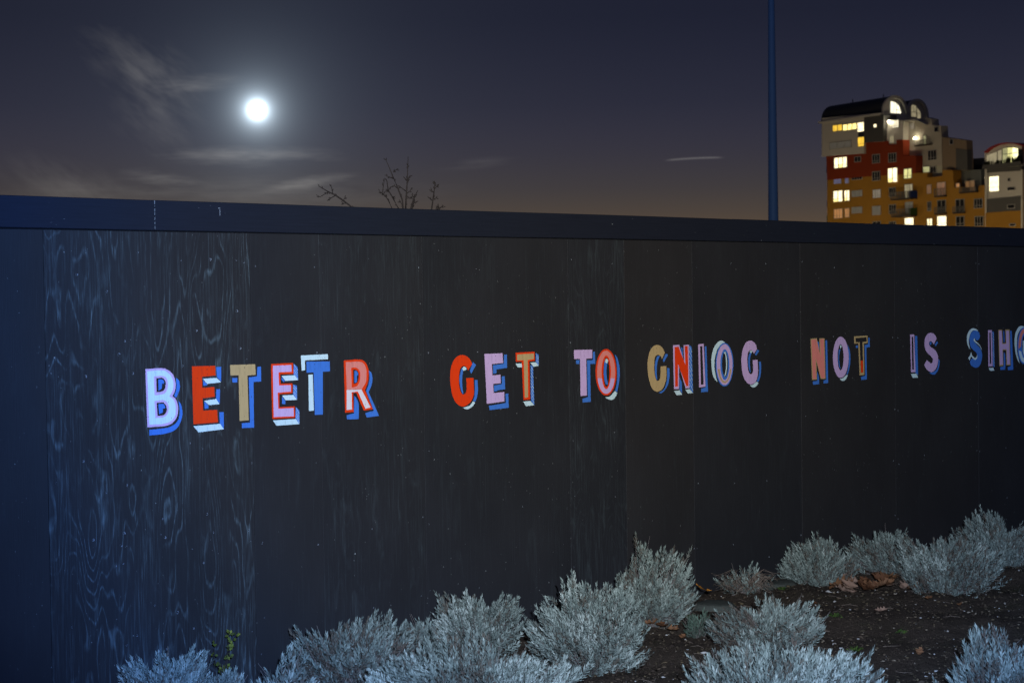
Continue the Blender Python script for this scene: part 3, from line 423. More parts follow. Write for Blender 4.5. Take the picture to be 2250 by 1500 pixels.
TWIGS = [[[(2.991,2.67),(2.895,2.727),(2.829,2.762),(2.781,2.779),(2.728,2.804),(2.704,2.815)],[(2.811,2.771),(2.808,2.804),(2.803,2.828)],[(2.781,2.779),(2.745,2.761),(2.714,2.744),(2.685,2.757)],[(2.835,2.757),(2.801,2.739),(2.786,2.722)],[(2.904,2.725),(2.919,2.745)],[(2.925,2.707),(2.897,2.708)]],[[(3.299,2.667),(3.262,2.74),(3.212,2.783),(3.19,2.795)],[(3.215,2.788),(3.226,2.837),(3.239,2.877)],[(3.253,2.76),(3.225,2.774)]],[[(3.347,2.671),(3.294,2.751),(3.257,2.804),(3.249,2.868),(3.243,2.88)],[(3.257,2.804),(3.276,2.814)],[(3.294,2.746),(3.307,2.761)],[(3.257,2.802),(3.225,2.791)]],[[(3.402,2.67),(3.397,2.744),(3.36,2.827),(3.329,2.885),(3.292,2.963),(3.264,3.015)],[(3.323,2.929),(3.349,2.945),(3.381,2.944)],[(3.322,2.885),(3.284,2.896),(3.253,2.907)],[(3.353,2.824),(3.321,2.836)],[(3.39,2.712),(3.371,2.733)]],[[(3.405,2.67),(3.417,2.784),(3.428,2.869),(3.437,2.959),(3.445,3.038)],[(3.432,2.884),(3.459,2.91)],[(3.425,2.874),(3.409,2.893)],[(3.417,2.784),(3.456,2.805),(3.47,2.828)],[(3.411,2.804),(3.379,2.823),(3.363,2.827)],[(3.428,2.859),(3.451,2.885)]],[[(3.447,2.671),(3.481,2.752),(3.522,2.81)],[(3.472,2.754),(3.439,2.76)],[(3.482,2.766),(3.469,2.781)]],[[(3.47,2.672),(3.504,2.742),(3.498,2.767)],[(3.491,2.732),(3.527,2.73)]],[[(3.648,2.668),(3.673,2.767),(3.684,2.813),(3.695,2.874)],[(3.688,2.828),(3.725,2.849)],[(3.659,2.747),(3.64,2.766)],[(3.673,2.762),(3.71,2.766)],[(3.677,2.802),(3.658,2.819)],[(3.692,2.858),(3.675,2.87)]],[[(3.728,2.673),(3.746,2.698),(3.783,2.712)],[(3.735,2.693),(3.727,2.718)]],[[(3.718,2.675),(3.692,2.695)]]]
SHRUB_SPOTS = [('a', 0.593, -0.114, 0.183, 0.317), ('b', 0.854, -0.221, 0.103, 0.202), ('c', 0.922, -0.646, 0.17, 0.362), ('d', 1.562, -0.371, 0.296, 0.449), ('e', 2.289, -0.128, 0.118, 0.359), ('f', 2.542, -0.31, 0.257, 0.456), ('g', 1.724, -1.223, 0.439, 0.391), ('h', 2.762, -1.035, 0.309, 0.496), ('i', 3.909, -0.436, 0.313, 0.447), ('j', 5.201, -0.191, 0.222, 0.276), ('k', 3.865, -1.426, 0.311, 0.38), ('l', 5.955, -0.238, 0.28, 0.32), ('m', 6.525, -0.455, 0.252, 0.358), ('n', 6.336, -1.073, 0.316, 0.491), ('o', 7.49, -0.805, 0.283, 0.515), ('p', 2.429, -2.583, 0.445, 0.394), ('q', 3.393, -3.216, 0.324, 0.432), ('r', 3.931, -0.83, 0.129, 0.204)]
FALLEN = [(5.927, -0.773, 1.43, '', 'dry brown oak leaf in the leaf heap under the lavenders', 'leaves in the brown heap'), (6.18, -0.383, 1.2, '', 'dry brown oak leaf in the leaf heap under the lavenders', 'leaves in the brown heap'), (5.773, -0.752, 1.45, '', 'dry brown oak leaf in the leaf heap under the lavenders', 'leaves in the brown heap'), (6.027, -0.785, 1.43, '', 'dry brown oak leaf in the leaf heap under the lavenders', 'leaves in the brown heap'), (5.933, -0.559, 1.03, '', 'dry brown oak leaf in the leaf heap under the lavenders', 'leaves in the brown heap'), (6.426, -0.712, 1.56, '', 'dry brown oak leaf in the leaf heap under the lavenders', 'leaves in the brown heap'), (5.77, -0.627, 1.17, '', 'dry brown oak leaf in the leaf heap under the lavenders', 'leaves in the brown heap'), (5.801, -0.815, 0.91, '', 'dry brown oak leaf in the leaf heap under the lavenders', 'leaves in the brown heap'), (5.642, -0.709, 1.31, '', 'dry brown oak leaf in the leaf heap under the lavenders', 'leaves in the brown heap'), (5.614, -0.748, 1.66, '', 'dry brown oak leaf in the leaf heap under the lavenders', 'leaves in the brown heap'), (5.93, -0.539, 1.01, '', 'dry brown oak leaf in the leaf heap under the lavenders', 'leaves in the brown heap'), (5.89, -0.695, 1.03, '', 'dry brown oak leaf in the leaf heap under the lavenders', 'leaves in the brown heap'), (6.356, -0.625, 1.04, '', 'dry brown oak leaf in the leaf heap under the lavenders', 'leaves in the brown heap'), (6.192, -0.809, 1.24, '', 'dry brown oak leaf in the leaf heap under the lavenders', 'leaves in the brown heap'), (6.071, -0.751, 1.21, '', 'dry brown oak leaf in the leaf heap under the lavenders', 'leaves in the brown heap'), (5.733, -0.625, 1.67, '', 'dry brown oak leaf in the leaf heap under the lavenders', 'leaves in the brown heap'), (6.098, -0.971, 1.19, '', 'dry brown oak leaf in the leaf heap under the lavenders', 'leaves in the brown heap'), (5.87, -0.742, 1.44, '', 'dry brown oak leaf in the leaf heap under the lavenders', 'leaves in the brown heap'), (6.038, -0.464, 1.19, '', 'dry brown oak leaf in the leaf heap under the lavenders', 'leaves in the brown heap'), (5.855, -0.845, 1.3, '', 'dry brown oak leaf in the leaf heap under the lavenders', 'leaves in the brown heap'), (5.681, -0.662, 1.24, '', 'dry brown oak leaf in the leaf heap under the lavenders', 'leaves in the brown heap'), (6.191, -0.621, 1.24, '', 'dry brown oak leaf in the leaf heap under the lavenders', 'leaves in the brown heap'), (5.833, -0.782, 0.98, '', 'dry brown oak leaf in the leaf heap under the lavenders', 'leaves in the brown heap'), (6.228, -0.616, 1.46, '', 'dry brown oak leaf in the leaf heap under the lavenders', 'leaves in the brown heap'), (4.626, -0.283, 1.0, 'orange', 'bright orange leaf standing on the flat stone', ''), (3.79, -0.569, 0.9, '', 'brown oak leaf by the large silvery lavender', 'brown leaves by the silvery lavender'), (3.791, -0.655, 1.0, '', 'brown oak leaf by the large silvery lavender', 'brown leaves by the silvery lavender'), (3.795, -0.745, 0.8, '', 'brown oak leaf by the large silvery lavender', 'brown leaves by the silvery lavender'), (3.887, -0.456, 0.9, 'grey', 'pale grey leaf by the large silvery lavender', ''), (2.591, -0.953, 1.1, 'grey', 'greyish leaf lying under the broad low lavender', ''), (2.805, -0.905, 1.0, '', 'brown leaf lying between the broad and the silvery lavender', ''), (4.033, -0.792, 0.8, '', 'reddish brown leaf caught in the green sprig', ''), (7.638, -0.737, 1.1, '', 'brown leaf under the lavender at the right edge', ''), (5.7, -0.694, 1.0, 'grey', 'pale leaf at the left end of the leaf heap', ''), (2.695, -1.099, 0.46, '', 'small brown leaf lying alone on the soil', 'single brown leaves on the soil'), (3.115, -1.024, 0.55, '', 'small brown leaf lying alone on the soil', 'single brown leaves on the soil'), (3.758, -0.85, 0.57, '', 'small brown leaf lying alone on the soil', 'single brown leaves on the soil'), (4.712, -0.428, 0.67, '', 'small brown leaf lying alone on the soil', 'single brown leaves on the soil'), (5.093, -0.851, 0.47, '', 'small brown leaf lying alone on the soil', 'single brown leaves on the soil'), (5.598, -0.634, 0.61, '', 'small brown leaf lying alone on the soil', 'single brown leaves on the soil'), (5.763, -1.293, 0.52, '', 'small brown leaf lying alone on the soil', 'single brown leaves on the soil'), (5.729, -1.557, 0.55, '', 'small brown leaf lying alone on the soil', 'single brown leaves on the soil'), (6.708, -1.174, 0.62, '', 'small brown leaf lying alone on the soil', 'single brown leaves on the soil'), (4.24, -1.377, 0.79, '', 'small brown leaf lying alone on the soil', 'single brown leaves on the soil'), (4.219, -2.223, 0.62, '', 'small brown leaf lying alone on the soil', 'single brown leaves on the soil'), (5.246, -1.264, 0.78, '', 'small brown leaf lying alone on the soil', 'single brown leaves on the soil')]
WEEDS = [(4.769, -1.248, 0.05, 'green weed tuft left of the bare soil patch'), (4.131, -1.85, 0.06, 'green weed tuft above the nearest lavender'), (5.367, -0.1, 0.06, 'bright green weed behind the lavender with dead branches'), (5.486, -0.289, 0.05, 'small weed left of the small lavender'), (4.256, -0.453, 0.05, 'mossy weed at the left end of the flat stone'), (4.822, -1.702, 0.04, 'weed tuft in the middle of the bare soil')]
PEBBLES = [(3.235, -1.66), (4.67, -1.058), (4.009, -2.465), (4.0, -0.586), (4.98, -1.902), (4.828, -0.589), (3.493, -1.115), (4.182, -2.868), (5.2, -1.058), (3.631, -1.732), (4.546, -2.319), (3.898, -1.288), (4.084, -1.78), (3.329, -1.818), (5.506, -1.887), (3.468, -1.78), (3.353, -1.837), (4.027, -1.913), (5.126, -1.644), (4.434, -1.019), (4.257, -2.157), (3.239, -1.567)]
# ------------------------------------------------------------------ helpers
def tag(o, label=None, cat=None, group=None, kind=None):
    if label: o['label'] = label
    if cat: o['category'] = cat
    if group: o['group'] = group
    if kind: o['kind'] = kind
    return o
def empty(name, loc=(0, 0, 0), parent=None):
    o = bpy.data.objects.new(name, None); COL.objects.link(o); o.location = loc; o.empty_display_size = .1
    if parent: o.parent = parent
    return o
def link(name, me, mat=None, parent=None, loc=None):
    o = bpy.data.objects.new(name, me); COL.objects.link(o)
    if mat is not None and not me.materials:
        for m in (mat if isinstance(mat, (list, tuple)) else [mat]): me.materials.append(m)
    if parent: o.parent = parent
    if loc: o.location = loc
    return o
def mesh(name, verts, faces, smooth=False):
    me = bpy.data.meshes.new(name); me.from_pydata([tuple(v) for v in verts], [], faces); me.update()
    if smooth: me.polygons.foreach_set('use_smooth', [True] * len(me.polygons))
    return me
def np_mesh(name, V, quads, tint=None, smooth=False, n=4):
    """fast mesh from numpy arrays; quads is (F,n)"""
    me = bpy.data.meshes.new(name)
    me.vertices.add(len(V)); me.vertices.foreach_set('co', np.asarray(V, np.float32).ravel())
    k = len(quads); me.loops.add(k * n); me.loops.foreach_set('vertex_index', np.asarray(quads, np.int32).ravel())
    me.polygons.add(k); me.polygons.foreach_set('loop_start', np.arange(0, k * n, n, dtype=np.int32))
    if smooth: me.polygons.foreach_set('use_smooth', np.ones(k, bool))
    me.update(calc_edges=True)
    if tint is not None:
        a = me.attributes.new('tint', 'FLOAT', 'POINT'); a.data.foreach_set('value', np.asarray(tint, np.float32))
    return me
def box_vf(x0, x1, y0, y1, z0, z1, o=0):
    v = [(x0, y0, z0), (x1, y0, z0), (x1, y1, z0), (x0, y1, z0), (x0, y0, z1), (x1, y0, z1), (x1, y1, z1), (x0, y1, z1)]
    f = [(0, 3, 2, 1), (4, 5, 6, 7), (0, 1, 5, 4), (1, 2, 6, 5), (2, 3, 7, 6), (3, 0, 4, 7)]
    return v, [tuple(i + o for i in q) for q in f]
class MB:
    def __init__(s): s.v = []; s.f = []
    def box(s, *a):
        v, f = box_vf(*a, o=len(s.v)); s.v += v; s.f += f; return s
    def prism(s, pts, y0, y1):
        """polygon in (x,z), extruded along y"""
        o = len(s.v); n = len(pts)
        ar = sum(pts[i][0] * pts[(i + 1) % n][1] - pts[(i + 1) % n][0] * pts[i][1] for i in range(n))
        if ar < 0: pts = pts[::-1]
        s.v += [(x, y0, z) for x, z in pts] + [(x, y1, z) for x, z in pts]
        s.f.append(tuple(o + i for i in range(n))); s.f.append(tuple(o + n + i for i in reversed(range(n))))
        for i in range(n):
            j = (i + 1) % n; s.f.append((o + j, o + i, o + n + i, o + n + j))
        return s
    def tube(s, pts, rad, k=6):
        pts = [Vector(p) for p in pts]; o = len(s.v)
        rads = rad if isinstance(rad, (list, tuple)) else [rad] * len(pts)
        for i, p in enumerate(pts):
            d = (pts[min(i + 1, len(pts) - 1)] - pts[max(i - 1, 0)]).normalized()
            a = d.orthogonal().normalized() if abs(d.z) < .9 else d.cross(Vector((0, 1, 0))).normalized()
            b = d.cross(a)
            for j in range(k):
                t = 2 * math.pi * j / k; s.v.append(tuple(p + (a * math.cos(t) + b * math.sin(t)) * rads[i]))
        for i in range(len(pts) - 1):
            for j in range(k):
                s.f.append((o + i * k + j, o + i * k + (j + 1) % k, o + (i + 1) * k + (j + 1) % k, o + (i + 1) * k + j))
        s.f.append(tuple(o + j for j in reversed(range(k)))); s.f.append(tuple(o + (len(pts) - 1) * k + j for j in range(k)))
        return s
    def mesh(s, name, smooth=False): return mesh(name, s.v, s.f, smooth)
    def build(s, name, mat, parent=None, smooth=False): return link(name, s.mesh(name, smooth), mat, parent)

def material(name):
    m = bpy.data.materials.new(name); m.use_nodes = True; t = m.node_tree
    b = t.nodes['Principled BSDF']; return m, G(t), b
def simple(name, col, rough=.7, spec=.3, var=.0, scale=8.0, bump=0.0, metal=0.0):
    m, h, b = material(name)
    b.inputs['Roughness'].default_value = rough; b.inputs['Specular IOR Level'].default_value = spec; b.inputs['Metallic'].default_value = metal
    t = h.n('ShaderNodeTexCoord')
    nz = h.noise(t.outputs['Object'], scale, 4, .6)
    k = h.m('ADD', 1.0 - var * .5, h.m('MULTIPLY', nz, var))
    h.put(b.inputs['Base Color'], h.mix(1.0, col, h.comb(k, k, k), 'MULTIPLY'))
    if bump:
        bp = h.n('ShaderNodeBump'); bp.inputs['Strength'].default_value = bump; bp.inputs['Distance'].default_value = .01
        h.put(bp.inputs['Height'], nz); h.nt.links.new(bp.outputs[0], b.inputs['Normal'])
    return m
def emitter(name, col, strength, base=(.3, .3, .3), folds=0.0):
    m, h, b = material(name)
    h.put(b.inputs['Base Color'], (*base, 1)); b.inputs['Roughness'].default_value = .3
    t = h.n('ShaderNodeTexCoord'); oi = h.n('ShaderNodeObjectInfo')
    nz = h.noise(h.v('ADD', h.v('MULTIPLY', t.outputs['Object'], (2.2, 2.2, .35 if folds else 1.2)), h.comb(h.m('MULTIPLY', oi.outputs['Random'], 40.0), 0.0)), 1.0, 3)
    k = h.m('MULTIPLY', strength, h.m('ADD', .25, h.m('MULTIPLY', nz, 1.5)))
    h.put(b.inputs['Emission Color'], (*col, 1)); h.put(b.inputs['Emission Strength'], k)
    m.cycles.emission_sampling = 'NONE'
    return m

# ------------------------------------------------------------------ materials
# black masonry paint on plywood; weathered panels show the grain
def panel_material():
    m, h, b = material('black_painted_plywood')
    t = h.n('ShaderNodeTexCoord'); oi = h.n('ShaderNodeObjectInfo')
    wa = h.n('ShaderNodeAttribute', attribute_type='OBJECT', attribute_name='weather').outputs['Fac']
    sp = h.n('ShaderNodeSeparateXYZ'); h.nt.links.new(t.outputs['Object'], sp.inputs[0])
    x, z = sp.outputs[0], sp.outputs[2]
    sd = h.m('MULTIPLY', oi.outputs['Random'], 57.0)
    # rotary-cut veneer figure: contour lines of a stretched field, wobbling a little
    wob = h.m('MULTIPLY', h.m('SUBTRACT', h.noise(h.comb(h.m('MULTIPLY', x, 14.0), h.m('MULTIPLY', z, 5.0), sd), 1.0, 3), .5), .035)
    fld = h.m('ADD', h.noise(h.comb(h.m('MULTIPLY', x, 4.4), h.m('MULTIPLY', z, .78), sd), 1.0, 2.0, .42, .15), wob)
    ring = h.m('MULTIPLY', h.m('ABSOLUTE', h.m('SUBTRACT', h.m('FRACT', h.m('MULTIPLY', fld, 21.0)), .5)), 2.0)
    line = h.ramp(ring, [(.70, 0.0), (.88, .6), (1.0, 1.0)])
    brk = h.ramp(h.noise(h.comb(h.m('MULTIPLY', x, 7.0), h.m('MULTIPLY', z, 1.7), h.m('ADD', sd, 9.0)), 1.0, 3, .6), [(.38, 0.0), (.58, 1.0)])
    # fine open pores running up the sheet
    st = h.ramp(h.noise(h.comb(h.m('MULTIPLY', x, 170.0), h.m('MULTIPLY', z, 3.2), sd), 1.0, 2, .6), [(.52, 0.0), (.74, 1.0)])
    st2 = h.ramp(h.noise(h.comb(h.m('MULTIPLY', x, 320.0), h.m('MULTIPLY', z, 9.0), sd), 1.0, 2, .6), [(.55, 0.0), (.75, 1.0)])
    stm = h.ramp(h.noise(h.comb(h.m('MULTIPLY', x, 9.0), h.m('MULTIPLY', z, 2.2), h.m('ADD', sd, 21.0)), 1.0, 4, .6), [(.36, .10), (.66, 1.0)])
    st = h.m('MULTIPLY', h.m('ADD', h.m('MULTIPLY', st, .62), h.m('MULTIPLY', st2, .35)), stm)
    # the figure shows only where pores along it are open, so it breaks up into short strokes
    pore = h.ramp(h.noise(h.comb(h.m('MULTIPLY', x, 210.0), h.m('MULTIPLY', z, 11.0), h.m('ADD', sd, 5.0)), 1.0, 2, .65), [(.40, .06), (.62, 1.0)])
    line = h.m('MULTIPLY', h.m('MULTIPLY', line, brk), pore)
    # worn patches between the rings, streaky along the grain
    wp = h.ramp(h.noise(h.comb(h.m('MULTIPLY', x, 16.0), h.m('MULTIPLY', z, 3.4), h.m('ADD', sd, 33.0)), 1.0, 3, .5, .8), [(.60, 0.0), (.74, .8)])
    wp = h.m('MULTIPLY', wp, h.m('ADD', .35, h.m('MULTIPLY', st2, 1.0)))
    wear = h.m('MINIMUM', h.m('ADD', h.m('MULTIPLY', line, h.m('MULTIPLY', h.m('POWER', wa, 3.0), 1.05)), h.m('ADD', h.m('MULTIPLY', st, .80), h.m('MULTIPLY', wp, .70))), 1.0)
    # edge of panel: paint rubbed thin along the joint
    wear = h.m('MULTIPLY', wear, wa)
    chips = h.ramp(h.noise(h.v('ADD', h.v('MULTIPLY', t.outputs['Object'], (1, 1, .55)), h.comb(sd, sd, sd)), 95.0, 1), [(.775, 0.0), (.80, 1.0)])
    chm = h.ramp(h.noise(h.v('ADD', t.outputs['Object'], h.comb(sd, 0.0, 3.0)), 4.0, 2), [(.42, 0.0), (.62, 1.0)])
    chips = h.m('MULTIPLY', chips, chm)
    big = h.noise(h.v('ADD', h.v('MULTIPLY', t.outputs['Object'], (1.2, 1, .8)), h.comb(sd, 0.0, 0.0)), 1.4, 3, .55)
    k = h.m('ADD', .72, h.m('MULTIPLY', big, .56))
    base = h.mix(oi.outputs['Random'], (.0195, .0197, .0222), (.0242, .0226, .0230))
    base = h.mix(1.0, base, h.comb(k, k, k), 'MULTIPLY')
    tone = h.mix(h.noise(t.outputs['Object'], 3.0, 2), (.070, .096, .100), (.108, .136, .143))
    col = h.mix(wear, base, tone)
    col = h.mix(h.m('MULTIPLY', chips, .55), col, (.42, .44, .42))
    h.put(b.inputs['Base Color'], col)
    b.inputs['Specular IOR Level'].default_value = .22
    h.put(b.inputs['Roughness'], h.m('ADD', .52, h.m('MULTIPLY', big, .2)))
    bp = h.n('ShaderNodeBump'); bp.inputs['Strength'].default_value = .35; bp.inputs['Distance'].default_value = .002
    h.put(bp.inputs['Height'], h.noise(h.comb(h.m('MULTIPLY', x, 240.0), h.m('MULTIPLY', z, 6.0), sd), 1.0, 1)); h.nt.links.new(bp.outputs[0], b.inputs['Normal'])
    return m
M_PANEL = panel_material()
def cap_material():
    m, h, b = material('black_painted_board')
    t = h.n('ShaderNodeTexCoord'); sp = h.n('ShaderNodeSeparateXYZ'); h.nt.links.new(t.outputs['Object'], sp.inputs[0])
    st = h.noise(h.comb(h.m('MULTIPLY', sp.outputs[0], 4.0), h.m('MULTIPLY', sp.outputs[2], 120.0)), 1.0, 3)
    k = h.m('ADD', .75, h.m('MULTIPLY', st, .5))
    col = h.mix(1.0, (.0120, .0145, .0235), h.comb(k, k, k), 'MULTIPLY')
    ch = h.ramp(h.noise(h.v('MULTIPLY', t.outputs['Object'], (.45, 1, 1)), 70.0, 1.5), [(.74, 0.0), (.79, 1.0)])
    ch = h.m('MULTIPLY', ch, h.ramp(h.noise(t.outputs['Object'], 5.0, 2), [(.48, 0.0), (.62, 1.0)]))
    col = h.mix(h.m('MULTIPLY', ch, .5), col, (.35, .37, .38))
    # pale bare edge where the board ends meet
    h.put(b.inputs['Base Color'], col); b.inputs['Roughness'].default_value = .6; b.inputs['Specular IOR Level'].default_value = .22
    bp = h.n('ShaderNodeBump'); bp.inputs['Strength'].default_value = .3; bp.inputs['Distance'].default_value = .002
    h.put(bp.inputs['Height'], st); h.nt.links.new(bp.outputs[0], b.inputs['Normal'])
    return m
M_CAP = cap_material()
def sign_paint(name, col):
    m, h, b = material(name)
    t = h.n('ShaderNodeTexCoord'); sp = h.n('ShaderNodeSeparateXYZ'); h.nt.links.new(t.outputs['Object'], sp.inputs[0])
    st = h.noise(h.comb(h.m('MULTIPLY', sp.outputs[0], 150.0), h.m('MULTIPLY', sp.outputs[2], 6.0)), 1.0, 3, .6)
    k = h.m('ADD', .86, h.m('MULTIPLY', st, .28))
    c = h.mix(1.0, col, h.comb(k, k, k), 'MULTIPLY')
    ch = h.ramp(h.noise(h.v('MULTIPLY', t.outputs['Object'], (1, 1, .5)), 130.0, 1), [(.735, 0.0), (.765, 1.0)])
    gr = h.ramp(h.noise(h.comb(h.m('MULTIPLY', sp.outputs[0], 260.0), h.m('MULTIPLY', sp.outputs[2], 9.0)), 1.0, 2, .6), [(.58, 0.0), (.74, 1.0)])
    c = h.mix(h.m('MAXIMUM', h.m('MULTIPLY', ch, .8), h.m('MULTIPLY', gr, .38)), c, (.03, .03, .03))
    h.put(b.inputs['Base Color'], c); b.inputs['Roughness'].default_value = .75; b.inputs['Specular IOR Level'].default_value = .08
    return m
PAINT = {'blue': sign_paint('blue_sign_paint', (.055, .19, .62)), 'pale': sign_paint('pale_blue_sign_paint', (.60, .79, .84)), 'lilac': sign_paint('lilac_sign_paint', (.60, .42, .70)),
         'red': sign_paint('red_sign_paint', (.80, .048, .006)), 'tan': sign_paint('tan_sign_paint', (.50, .36, .17)), 'salmon': sign_paint('salmon_sign_paint', (.76, .24, .20)),
         'dark': sign_paint('black_sign_paint', (.024, .022, .022)), 'white': sign_paint('white_sign_paint', (.78, .70, .72))}
PKEYS = list(PAINT)

def soil_material():
    m, h, b = material('dark_soil')
    t = h.n('ShaderNodeTexCoord'); v = t.outputs['Object']
    n1 = h.noise(v, 1.6, 4, .6); n2 = h.noise(v, 28.0, 5, .7); n3 = h.noise(v, 140.0, 3, .7)
    c = h.mix(n2, (.042, .031, .023), (.15, .108, .074))
    c = h.mix(h.ramp(n3, [(.60, 0.0), (.72, .8)]), c, (.17, .135, .095))
    moss = h.m('MULTIPLY', h.ramp(n1, [(.56, 0.0), (.68, 1.0)]), h.ramp(n2, [(.42, 0.0), (.6, .8)]))
    c = h.mix(h.m('MULTIPLY', moss, .7), c, (.040, .048, .012))
    h.put(b.inputs['Base Color'], c); b.inputs['Roughness'].default_value = .95; b.inputs['Specular IOR Level'].default_value = .1
    bp = h.n('ShaderNodeBump'); bp.inputs['Strength'].default_value = 1.0; bp.inputs['Distance'].default_value = .03
    h.put(bp.inputs['Height'], h.m('ADD', n2, h.m('MULTIPLY', n3, .5))); h.nt.links.new(bp.outputs[0], b.inputs['Normal'])
    return m
M_SOIL = soil_material()
def tint_material(name, stops, rough=.8, spec=.15, trans=0.0, rnd=0.2):
    """base colour picked by each piece's own tint value and the object's random number"""
    m, h, b = material(name)
    a = h.n('ShaderNodeAttribute', attribute_type='GEOMETRY', attribute_name='tint').outputs['Fac']
    oi = h.n('ShaderNodeObjectInfo')
    f = h.m('ADD', a, h.m('MULTIPLY', h.m('SUBTRACT', oi.outputs['Random'], .5), rnd), clamp=True)
    h.put(b.inputs['Base Color'], h.ramp(f, stops))
    b.inputs['Roughness'].default_value = rough; b.inputs['Specular IOR Level'].default_value = spec
    if trans:
        tr = h.n('ShaderNodeBsdfTranslucent'); h.nt.links.new(b.inputs['Base Color'].links[0].from_socket, tr.inputs['Color'])
        mx = h.n('ShaderNodeMixShader'); mx.inputs[0].default_value = trans
        o = next(n for n in h.nt.nodes if n.type == 'OUTPUT_MATERIAL')
        h.nt.links.new(b.outputs[0], mx.inputs[1]); h.nt.links.new(tr.outputs[0], mx.inputs[2]); h.nt.links.new(mx.outputs[0], o.inputs['Surface'])
    return m
M_LEAF = tint_material('lavender_leaf', [(0.0, (.10, .075, .058)), (.18, (.125, .112, .085)), (.34, (.135, .165, .145)), (.6, (.222, .266, .224)), (.85, (.315, .362, .308)), (1.0, (.44, .49, .425))])
M_LEAF_GREEN = tint_material('green_sprig_leaf', [(0.0, (.08, .07, .055)), (.3, (.06, .085, .06)), (1.0, (.12, .17, .12))])
M_WEED = tint_material('weed_leaf', [(0.0, (.03, .05, .012)), (.5, (.05, .10, .02)), (1.0, (.11, .15, .03))], trans=.15)
M_YELLOW = tint_material('yellow_green_leaf', [(0.0, (.07, .075, .03)), (.6, (.14, .17, .025)), (1.0, (.30, .29, .05))], trans=.2)
M_STEM = tint_material('lavender_stem', [(0.0, (.075, .06, .05)), (.5, (.15, .125, .11)), (1.0, (.27, .23, .20))])
M_TWIG = tint_material('dry_twig', [(0.0, (.10, .07, .05)), (1.0, (.26, .20, .15))])
M_CHIP = tint_material('soil_crumbs', [(0.0, (.028, .020, .015)), (.45, (.10, .070, .046)), (.70, (.075, .058, .034)), (.84, (.15, .11, .06)), (.94, (.26, .21, .15)), (1.0, (.50, .47, .42))], rough=.9, rnd=0)
M_OAK = tint_material('dead_oak_leaf', [(0.0, (.13, .055, .025)), (.45, (.25, .12, .055)), (1.0, (.36, .23, .16))], rough=.7, trans=.1, rnd=.9)
M_ORANGE = simple('orange_dead_leaf', (.50, .20, .03), .6, .2, .4, 30)
M_GREYLEAF = simple('grey_dead_leaf', (.26, .22, .23), .6, .2, .4, 30)
M_STONE = simple('weathered_stone', (.075, .08, .065), .9, .15, .8, 14, .8)
M_PEBBLE = simple('pale_pebble', (.42, .40, .36), .8, .2, .5, 60, .2)
M_BARK = simple('dark_bark', (.045, .035, .030), .9, .1, .6, 20, .4)
M_MAST = simple('blue_mast_paint', (.085, .185, .42), .55, .25, .15, 3)

# ------------------------------------------------------------------ ground: one sheet, finely uneven in the planted strip
def build_ground():
    rng = np.random.default_rng(5)
    # fine patch in the bed, coarse skirt far out; single mesh with graded spacing
    xs = np.unique(np.concatenate([np.linspace(-900, -6, 12), np.linspace(-6, -1, 12), np.linspace(-1, 10, 240), np.linspace(10, 16, 14), np.linspace(16, 900, 14)]))
    ys = np.unique(np.concatenate([np.linspace(-900, -9, 12), np.linspace(-9, -4.2, 10), np.linspace(-4.2, .3, 110), np.linspace(.3, 6, 10), np.linspace(6, 900, 14)]))
    X, Y = np.meshgrid(xs, ys)
    Z = (.020 * np.sin(X * 2.1 + 1) * np.cos(Y * 2.7) + .014 * np.sin(X * 5.3 + Y * 4.1) + .010 * np.sin(X * 11.7 - Y * 9.1 + 2))
    inner = (X > -1) & (X < 10) & (Y > -4.2) & (Y < .3)
    Z = np.where(inner, Z + rng.normal(0, .006, X.shape), 0) - .012
    nx, ny = len(xs), len(ys)
    V = np.stack([X, Y, Z], -1).reshape(-1, 3)
    i = np.arange(ny - 1)[:, None] * nx + np.arange(nx - 1)[None]
    Q = np.stack([i, i + 1, i + nx + 1, i + nx], -1).reshape(-1, 4)
    o = link('ground', np_mesh('ground', V, Q, smooth=True), M_SOIL); tag(o, kind='structure'); return o
build_ground()
def ground_z(x, y):
    return .020 * math.sin(x * 2.1 + 1) * math.cos(y * 2.7) + .014 * math.sin(x * 5.3 + y * 4.1) + .010 * math.sin(x * 11.7 - y * 9.1 + 2) - .012

